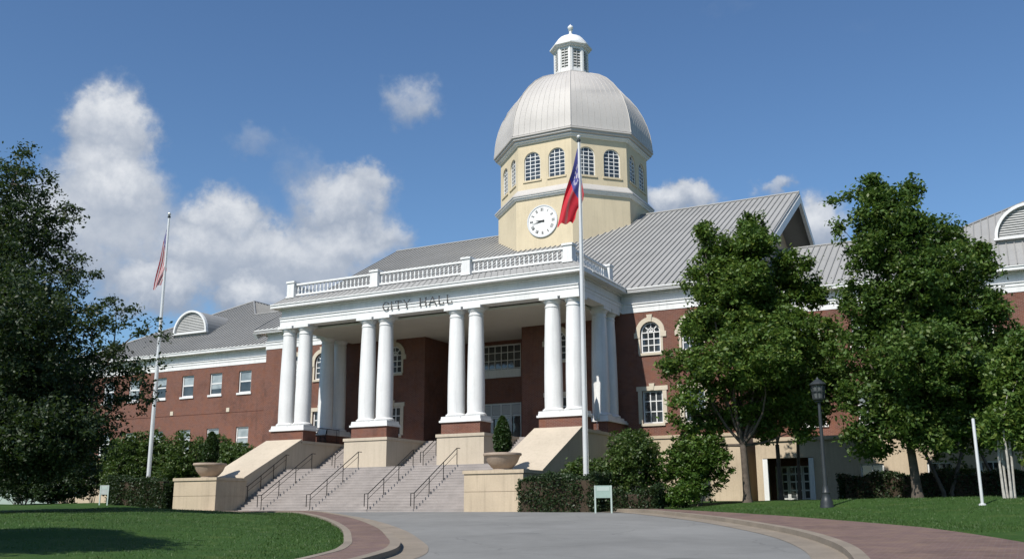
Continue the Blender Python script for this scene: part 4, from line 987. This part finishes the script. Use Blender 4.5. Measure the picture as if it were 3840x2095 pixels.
tree('crape_myrtle', 'small multi stemmed tree with pale stems beside the white post at the right edge', 'tree', B_TREEE, 24000, .10, 'leaf', 'palebark', trunk=.05, seed=14, stems=4, spread=-.2, top_fork=2.6)
OFF = [(-.6, 0, 9.0, 3.0, 2.0, 1.2), (-2.4, .5, 8.2, 2.0, 1.6, .9), (1.4, -.4, 8.2, 2.0, 1.5, .9), (-.3, .6, 10.6, 2.0, 1.4, .8)]
tree('oak_tree', 'oak beyond the left of the lawn, throwing its shadow on the near grass', 'tree', ((11.6, -43.4, -1.0), OFF), 22000, .14, 'oak', trunk=.28, seed=21, clump=.55)

def bush(name, label, x, y, rx, ry, h, lm, total, size=.075, group=None, seed=1, cat='shrub', lumps=7, stems=5):
    rng = np.random.default_rng(seed); z0 = gz(x, y); o = tag(empty(name, (x, y, z0)), label, cat, group); bb = [(0, 0, h * .52, rx * .8, ry * .8, h * .46, 1.0)]
    for k in range(lumps):
        a = 2 * math.pi * k / lumps + rng.uniform(-.3, .3); q = rng.uniform(.35, .7); hz_ = rng.uniform(.35, .8) * h
        bb.append((rx * q * math.cos(a), ry * q * math.sin(a), hz_, rx * .42, ry * .42, h * .24, .9))
    mb = MB()
    for k in range(stems):
        a = 2 * math.pi * k / stems; limb(mb, (.08 * math.cos(a), .08 * math.sin(a), -.1), (rx * .5 * math.cos(a), ry * .5 * math.sin(a), h * .7), .03, .008, rng, 3)
    mb.build('stems', M['bark'], o)
    pts = blob_points(rng, bb, total, .22, 2.4, 22); pts = pts[pts[:, 2] > .02]
    leaf_mesh('foliage', pts, size, M[lm], o, rng); return o
def hedge(name, label, x0, x1, y0, y1, h, lm, total, seed, size=.06, skew=0.0):
    rng = np.random.default_rng(seed); cx, cy = (x0 + x1) / 2, (y0 + y1) / 2; z0 = gz(cx, cy); o = tag(empty(name, (cx, cy, z0)), label, 'hedge')
    n = total; p = rng.uniform(-1, 1, (n, 3)); ax = rng.integers(0, 3, n); sgn = rng.choice([-1, 1], n); d = 1 - rng.exponential(.07, n)
    for k in range(3): p[ax == k, k] = (sgn * d)[ax == k]
    hx, hy = (x1 - x0) / 2, (y1 - y0) / 2
    X_, Y_ = p[:, 0] * hx, p[:, 1] * hy; Z_ = (p[:, 2] * .5 + .5) * h
    lump = .13 * np.sin(X_ * 2.3 + seed) + .09 * np.sin(X_ * 5.9 + Y_ * 4) + .08 * np.sin(Z_ * 5 + X_ * 2.2)
    Z_ = Z_ * (1 + lump * .7 / max(h, .8)); Y_ = Y_ * (1 + lump * .8); X_ = X_ + rng.normal(size=n) * .05
    base = np.array([plane_z(cx, cy)]); zz = np.interp(X_, [-hx, hx], [gz(x0, cy) - z0, gz(x1, cy) - z0])
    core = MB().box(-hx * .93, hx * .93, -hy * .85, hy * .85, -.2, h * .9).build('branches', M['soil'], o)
    leaf_mesh('foliage', np.stack([X_, Y_, Z_ + zz + .02], 1) + rng.normal(size=(n, 3)) * .04, size, M[lm], o, rng, .2); return o
hedge('hedge', 'tall dark clipped hedge right of the cream pier, in front of the right flagpole', 11.45, 15.5, -8.75, -7.0, 1.95, 'hedge', 26000, 2)
hedge('hedge', 'lower dark hedge behind the green sign', 15.55, 18.0, -8.2, -7.0, .95, 'hedge', 9000, 4)
hedge('hedge', 'long dark hedge left of the left pier, at the back of the lawn', -16.8, -12.2, -8.0, -6.6, 1.55, 'hedge', 26000, 6)
hedge('hedge', 'low hedge under the trees along the right wing', 24.0, 33.0, 3.2, 4.5, 1.25, 'hedge', 20000, 7, .07)
bush('round_shrub', 'big dark rounded shrub right of the portico, behind the green sign', 15.9, -4.9, 1.75, 1.6, 3.75, 'shrub', 15000, seed=31, group='shrubs right of the portico')
bush('round_shrub', 'brighter green shrub between the big dark shrub and the forked tree', 18.9, -4.6, 1.9, 1.5, 3.6, 'shrubl', 17000, seed=32, group='shrubs right of the portico')
bush('round_shrub', 'low bright shrub at the edge of the grass in front of the brighter tall shrub', 18.6, -6.6, 1.1, .8, 1.2, 'shrubl', 6000, seed=33, group='shrubs right of the portico')
bush('round_shrub', 'small shrub filling the gap between hedge and portico side wall', 13.2, -4.2, 1.4, 1.3, 2.6, 'shrub', 8000, seed=34, group='shrubs right of the portico')
for i, (x, y, rx, h, lb) in enumerate(((-21.2, -2.4, 2.6, 4.9, 'tall leafy shrub just right of the oak, left of the left flagpole'), (-17.2, -1.8, 2.6, 4.7, 'tall leafy shrub directly behind the left flagpole'),
        (-13.6, -1.2, 2.2, 4.0, 'leafy shrub behind the left planter'), (-12.4, 2.6, 1.2, 3.9, 'leafy shrub against the portico side, right of the left planter'), (-25.4, -4.0, 2.0, 3.4, 'dark shrub deep under the oak, nearest the pale wall'),
        (-23.3, -8.8, 2.2, 3.0, 'dark shrub at the far left edge under the oak'), (-20.4, -9.2, 1.5, 1.8, 'low dark shrub left of the small utility sign'))):
    bush('leafy_shrub', lb, x, y, rx, rx * .8, h, 'shrub' if i < 4 else 'hedge', 22000 if i < 4 else 9000, .085, 'shrubs left of the stairs', 40 + i)
for i, (x, y, rx, h, lb) in enumerate(((-25.0, .5, 2.8, 4.8, 'tall loose shrub under the outer twigs of the oak, before the left wing'), (-19.2, 2.6, 2.4, 5.0, 'tall loose shrub behind the left flagpole, close to the left wing'))):
    bush('leafy_shrub', lb, x, y, rx, rx * .7, h, 'shrub', 20000, .085, 'shrubs left of the stairs', 80 + i)
for i, (x, y, rx, h, lb) in enumerate(((-29.5, 1.5, 2.6, 3.6, 'tall dark shrub before the pale base wall at the far left'), (-34.5, 3.0, 2.6, 3.2, 'dark shrub before the pale base wall, farthest left one'), (-22.6, .8, 2.2, 3.2, 'dark shrub behind the low sign on the left lawn'), (-30.5, -4.0, 2.8, 3.4, 'big dark shrub under the oak, between two lower ones'), (-43.5, 5.5, 3.0, 4.6, 'big dark shrub near the far left corner of the left wing'), (-50.5, 11.5, 4.4, 7.0, 'tall dark shrub just beyond the far end of the left wing'), (-57.0, 13.0, 4.6, 8.0, 'tallest dark shrub, farthest beyond the left wing'))):
    bush('leafy_shrub', lb, x, y, rx, rx * .7, h, 'hedge', 9000, .10, 'shrubs left of the stairs', 50 + i)
for i, (x, y, h) in enumerate(((26.5, 5.6, 1.5), (29.6, 5.4, 1.7))):
    bush('leafy_shrub', ('shrub under the right wing window, left one of a pair', 'shrub under the right wing window, right one of a pair')[i], x, y, 1.2, .9, h, 'shrub', 5000, .08, 'shrubs along the right wing', 60 + i)

# planters on the piers, each with a clipped conical evergreen growing in it
for s, lb, lc in ((1, 'wide stone bowl planter on the right pier of the stairs', 'slim conical evergreen in the right stone planter'), (-1, 'wide stone bowl planter on the left pier of the stairs', 'slim conical evergreen in the left stone planter')):
    x, y, z = s * 9.75 - .15, -6.75, 1.97
    o = tag(empty('stone_planter', (x, y, z)), lb, 'planter', 'planters flanking the stairs')
    MB().lathe([(.46, 0), (.50, .05), (.46, .10), (.56, .18), (.76, .42), (.86, .66), (.89, .72), (.95, .74), (.97, .80), (.95, .86), (.87, .87), (.84, .80), (.81, .74)], 36, cap=False).build('bowl', M['pot'], o, smooth=True)
    MB().lathe([(0.0, .745), (.82, .74)], 24, cap=False).build('soil', M['soil'], o)
    rng = np.random.default_rng(70 + s); t = tag(empty('conical_evergreen', (x, y, z + .74)), lc, 'shrub', 'evergreens in the planters')
    n = 9000; hh = rng.uniform(0, 1, n) ** .8; ang = rng.uniform(0, 2 * math.pi, n)
    rad = .43 * np.minimum(1, (hh + .12) * 3.2) * np.clip((1.02 - hh) * 2.0, 0, 1) ** .62 * (1 + .10 * np.sin(ang * 5 + hh * 22)) * rng.uniform(.72, 1.05, n)
    MB().tube([(0, 0, -.05), (0, 0, 1.6)], [.05, .015], 6).build('trunk', M['bark'], t)
    leaf_mesh('foliage', np.stack([rad * np.cos(ang), rad * np.sin(ang), .02 + hh * 1.95], 1), .055, M['conifer'], t, rng, .6)

# ------------------------------------------------------------------ flagpoles and flags
def cloth(name, cols):
    def f(t, b):
        uv = t.new('ShaderNodeUVMap'); s = t.new('ShaderNodeSeparateXYZ'); t.l.new(uv.outputs[0], s.inputs[0])
        c = cols(t, s.outputs[0], s.outputs[1]); t.l.new(c, b.inputs['Base Color']); b.inputs['Roughness'].default_value = .75
        b.inputs['Sheen Weight'].default_value = .15
        tr = t.new('ShaderNodeBsdfTranslucent'); t.l.new(c, tr.inputs[0]); mx = t.new('ShaderNodeMixShader'); mx.inputs[0].default_value = .3
        t.l.new(b.outputs[0], mx.inputs[1]); t.l.new(tr.outputs[0], mx.inputs[2]); t.l.new(mx.outputs[0], t.out.inputs[0])
    return mat(name, f)
def stars(t, u, v, nu, nv, r):
    cu = t.math('SUBTRACT', t.math('FRACT', t.math('MULTIPLY', u, nu)), .5); cv = t.math('SUBTRACT', t.math('FRACT', t.math('MULTIPLY', v, nv)), .5)
    d = t.math('SQRT', t.math('ADD', t.math('MULTIPLY', cu, cu), t.math('MULTIPLY', cv, cv))); return t.math('LESS_THAN', d, r)
RED, WHT, BLU = (.60, .018, .035, 1), (.72, .70, .70, 1), (.07, .07, .27, 1)
def us(t, u, v):
    RED, WHT = (.38, .014, .03, 1), (.60, .57, .57, 1)
    st = t.math('LESS_THAN', t.math('FRACT', t.math('MULTIPLY', v, 6.5)), .5); c = t.mix(st, WHT, RED)
    can = t.math('MULTIPLY', t.math('LESS_THAN', u, .20), t.math('LESS_THAN', v, .538))
    return t.mix(can, c, t.mix(stars(t, t.math('DIVIDE', u, .20), t.math('DIVIDE', v, .538), 6, 5, .26), BLU, WHT))
def ga(t, u, v):
    mid = t.math('MULTIPLY', t.math('GREATER_THAN', v, .40), t.math('LESS_THAN', v, .50)); c = t.mix(mid, RED, (.42, .10, .10, 1))
    can = t.math('MULTIPLY', t.math('LESS_THAN', u, .40), t.math('LESS_THAN', v, .75))
    du = t.math('SUBTRACT', u, .2); dv = t.math('MULTIPLY', t.math('SUBTRACT', v, .34), .8); d = t.math('SQRT', t.math('ADD', t.math('MULTIPLY', du, du), t.math('MULTIPLY', dv, dv)))
    ring = t.math('MULTIPLY', t.math('LESS_THAN', t.math('ABSOLUTE', t.math('SUBTRACT', d, .125)), .022), t.math('LESS_THAN', t.math('FRACT', t.math('MULTIPLY', t.math('ARCTAN2', dv, du), 13 / 6.2832)), .55))
    return t.mix(can, c, t.mix(t.math('MAXIMUM', ring, t.math('LESS_THAN', d, .04)), BLU, (.55, .52, .55, 1)))
M['us'] = cloth('striped_flag_cloth', us); M['ga'] = cloth('red_flag_cloth', ga)
def flagpole(x, y, ztop, label, r=.105):
    z0 = gz(x, y); o = tag(empty('flagpole', (x, y, z0)), label, 'flagpole', 'flagpoles before the city hall'); H = ztop - z0
    MB().lathe([(r * 1.02, -.1), (r, 1.0), (r * .95, H * .4), (r * .55, H - .25), (r * .5, H - .12)], 14).build('shaft', M['pole'], o, smooth=True)
    MB().lathe([(r * 2.4, -.1), (r * 2.4, .05), (r * 1.6, .14), (r * 1.15, .2)], 16).build('base_collar', M['pole'], o, smooth=True)
    MB().lathe([(.09, H - .20), (.10, H - .14), (.10, H - .08), (.05, H - .04)], 12).build('truck', M['lamp'], o)
    MB().lathe([(.02, H - .05), (.08, H + .0), (.11, H + .08), (.08, H + .16), (.01, H + .19)], 14).build('ball', M['pole'], o, smooth=True)
    MB().tube([(r + .03, -.02, 1.2), (r * .55 + .05, -.02, H - .2)], .008, 4).build('halyard', M['canvas'], o)
def flag(name, label, x, y, hoist_top, hoist_bot, fly_top, fly_bot, m, seed, waves=3.2, amp=.16):
    """limp flag: corners given as (right, up) metres from the pole"""
    nu, nv = 56, 34; vs = []; uvs = []; rng = np.random.default_rng(seed); ph = rng.uniform(0, 6, 4)
    for i in range(nu + 1):
        u = i / nu
        for j in range(nv + 1):
            v = j / nv
            def bl(k): return (hoist_top[k] * (1 - v) + hoist_bot[k] * v) * (1 - u) + (fly_top[k] * (1 - v) + fly_bot[k] * v) * u
            e = min(1, u * 3.2); dep = amp * e * (math.sin(v * waves * 6.283 + u * 2.4 + ph[0]) + .45 * math.sin(v * waves * 11 + u * 5 + ph[1]))
            sx = .05 * e * math.sin(v * waves * 6.283 + u * 3 + ph[2]) + .05 * math.sin(u * 7 + ph[3]) * e
            p = RV * (bl(0) + sx) + DV * (dep - .02); vs.append((p.x, p.y, bl(1) + .05 * e * math.sin(v * 17 + ph[1]) * u)); uvs.append((u, v))
    F = [(i * (nv + 1) + j, (i + 1) * (nv + 1) + j, (i + 1) * (nv + 1) + j + 1, i * (nv + 1) + j + 1) for i in range(nu) for j in range(nv)]
    me = bpy.data.meshes.new(name); me.from_pydata(vs, [], F); l = me.uv_layers.new(name='UVMap')
    l.data.foreach_set('uv', np.array([uvs[q] for f in F for q in f], np.float32).ravel())
    o = link(name, me, M[m], None, True); o.location = (x, y, 0); return o
F2 = (13.95, -6.4); F1 = (-15.9, -5.8)
flagpole(F2[0], F2[1], 18.85, 'white flagpole in front of the right end of the portico, behind the tall hedge', .125)
flagpole(F1[0], F1[1], 19.2, 'white flagpole left of the portico, beside the oak', .13)
tag(flag('flag', 'limp red flag with a blue starred corner on the right flagpole', F2[0], F2[1], (-.08, 18.33), (.20, 15.8), (-1.26, 14.1), (-.28, 14.4), 'ga', 4, 1.3, .11), 'limp red flag with a blue starred corner on the right flagpole', 'flag', 'flags on the poles')
tag(flag('flag', 'limp red and white striped flag on the left flagpole', F1[0], F1[1], (-.06, 18.35), (.12, 15.4), (-.66, 14.1), (-.14, 14.5), 'us', 9, 1.0, .06), 'limp red and white striped flag on the left flagpole', 'flag', 'flags on the poles')

# ------------------------------------------------------------------ street furniture
x, y = 25.75, -10.3; z0 = gz(x, y); o = tag(empty('street_lamp', (x, y, z0)), 'dark green lamp post with lantern head on the grass between the two big trees', 'street lamp')
MB().lathe([(.27, -.1), (.27, .05), (.24, .12), (.25, .20), (.19, .32), (.15, .50), (.17, .56), (.13, .62), (.115, .80)], 16).build('base', M['lamp'], o, smooth=True)
H = 4.15 - z0
mb = MB(); n = 16
for r, z in ((.090, .78), (.078, 1.5), (.056, H - .1), (.055, H)): mb.v += [(r * (1 + .07 * (k % 2)) * math.cos(2 * math.pi * k / n), r * (1 + .07 * (k % 2)) * math.sin(2 * math.pi * k / n), z) for k in range(n)]
for i in range(3): mb.f += [(i * n + k, i * n + (k + 1) % n, (i + 1) * n + (k + 1) % n, (i + 1) * n + k) for k in range(n)]
mb.build('shaft', M['lamp'], o)
hd = MB().lathe([(.07, H), (.14, H + .03), (.15, H + .08), (.23, H + .12), (.24, H + .17)], 16)
for k in range(8):
    a = k * math.pi / 4; hd.tube([(.22 * math.cos(a), .22 * math.sin(a), H + .16), (.275 * math.cos(a), .275 * math.sin(a), H + .70)], .020, 5)
hd.lathe([(.245, H + .42), (.265, H + .42), (.265, H + .46), (.245, H + .46)], 16, cap=False)
hd.lathe([(.31, H + .68), (.33, H + .72), (.28, H + .78), (.15, H + .88), (.06, H + .94), (.03, H + 1.0), (.0, H + 1.04)], 16, cap=False)
hdo = hd.build('lantern', M['lamp'], o)
MB().lathe([(.19, H + .17), (.245, H + .69)], 12).build('glass', M['lampglass'], hdo)

def post_sign(x, y, rz, wd, z0_, z1_, label, m='sign', cat='sign'):
    zg = gz(x, y); o = tag(empty('post_sign', (x, y, zg), rz), label, cat)
    for s in (-1, 1): MB().box(s * wd / 2 - .035, s * wd / 2 + .035, -.03, .03, -.2, z1_).build('post', M['signpost'], o)
    p = MB().box(-wd / 2 + .037, wd / 2 - .037, -.02, .02, z0_, z1_).build('panel', M[m], o)
    MB().box(-wd / 2 + .08, wd / 2 - .08, -.026, -.0205, z0_ + .30, z1_ - .06).build('inset', M['signpost'], p)
post_sign(16.25, -9.9, .35, .70, 1.02, 1.55, 'small pale green sign on two posts in front of the dark hedge')
post_sign(-15.95, -9.0, .5, .46, .62, 1.16, 'tiny pale sign on two legs at the back of the left lawn', 'utility')
x, y = 31.35, -13.3; z0 = gz(x, y); o = tag(empty('white_post', (x, y, z0)), 'plain white metal post standing on the grass near the right edge', 'post')
MB().lathe([(.052, -.3), (.052, 3.0 - z0), (.045, 3.03 - z0), (.0, 3.04 - z0)], 12, cap=False).build('shaft', M['pole'], o, smooth=True)
MB().lathe([(.12, -.1), (.12, .03), (.085, .06)], 12).build('collar', M['pole'], o)

# ------------------------------------------------------------------ grass blades (edges of the lawns)
rng = np.random.default_rng(99)
def blades(n, xr, yr, name, hgt=.055):
    px = rng.uniform(*xr, n); py = rng.uniform(*yr, n); keep = ~pin(px, py, paved); px, py = px[keep], py[keep]
    keep = (pdist(px, py, paved) < 2.2) | (rng.uniform(size=len(px)) < .35); px, py = px[keep], py[keep]
    pz = ground_h(px, py) - .01; n = len(px); a = rng.uniform(0, 6.283, n); h = hgt * rng.uniform(.5, 1.4, n); w_ = .010
    dx, dy = np.cos(a) * w_, np.sin(a) * w_; lx, ly = rng.normal(size=n) * h * .45, rng.normal(size=n) * h * .45
    V = np.stack([np.stack([px - dx, py - dy, pz], 1), np.stack([px + dx, py + dy, pz], 1), np.stack([px + lx, py + ly, pz + h], 1)], 1).reshape(-1, 3)
    struct(link(name, np_mesh(name, V, np.arange(3 * n).reshape(n, 3)), M['blade']), 'stuff')
blades(150000, (-6, 21), (-37, -9), 'grass')
blades(80000, (19, 34), (-24, -6), 'grass')
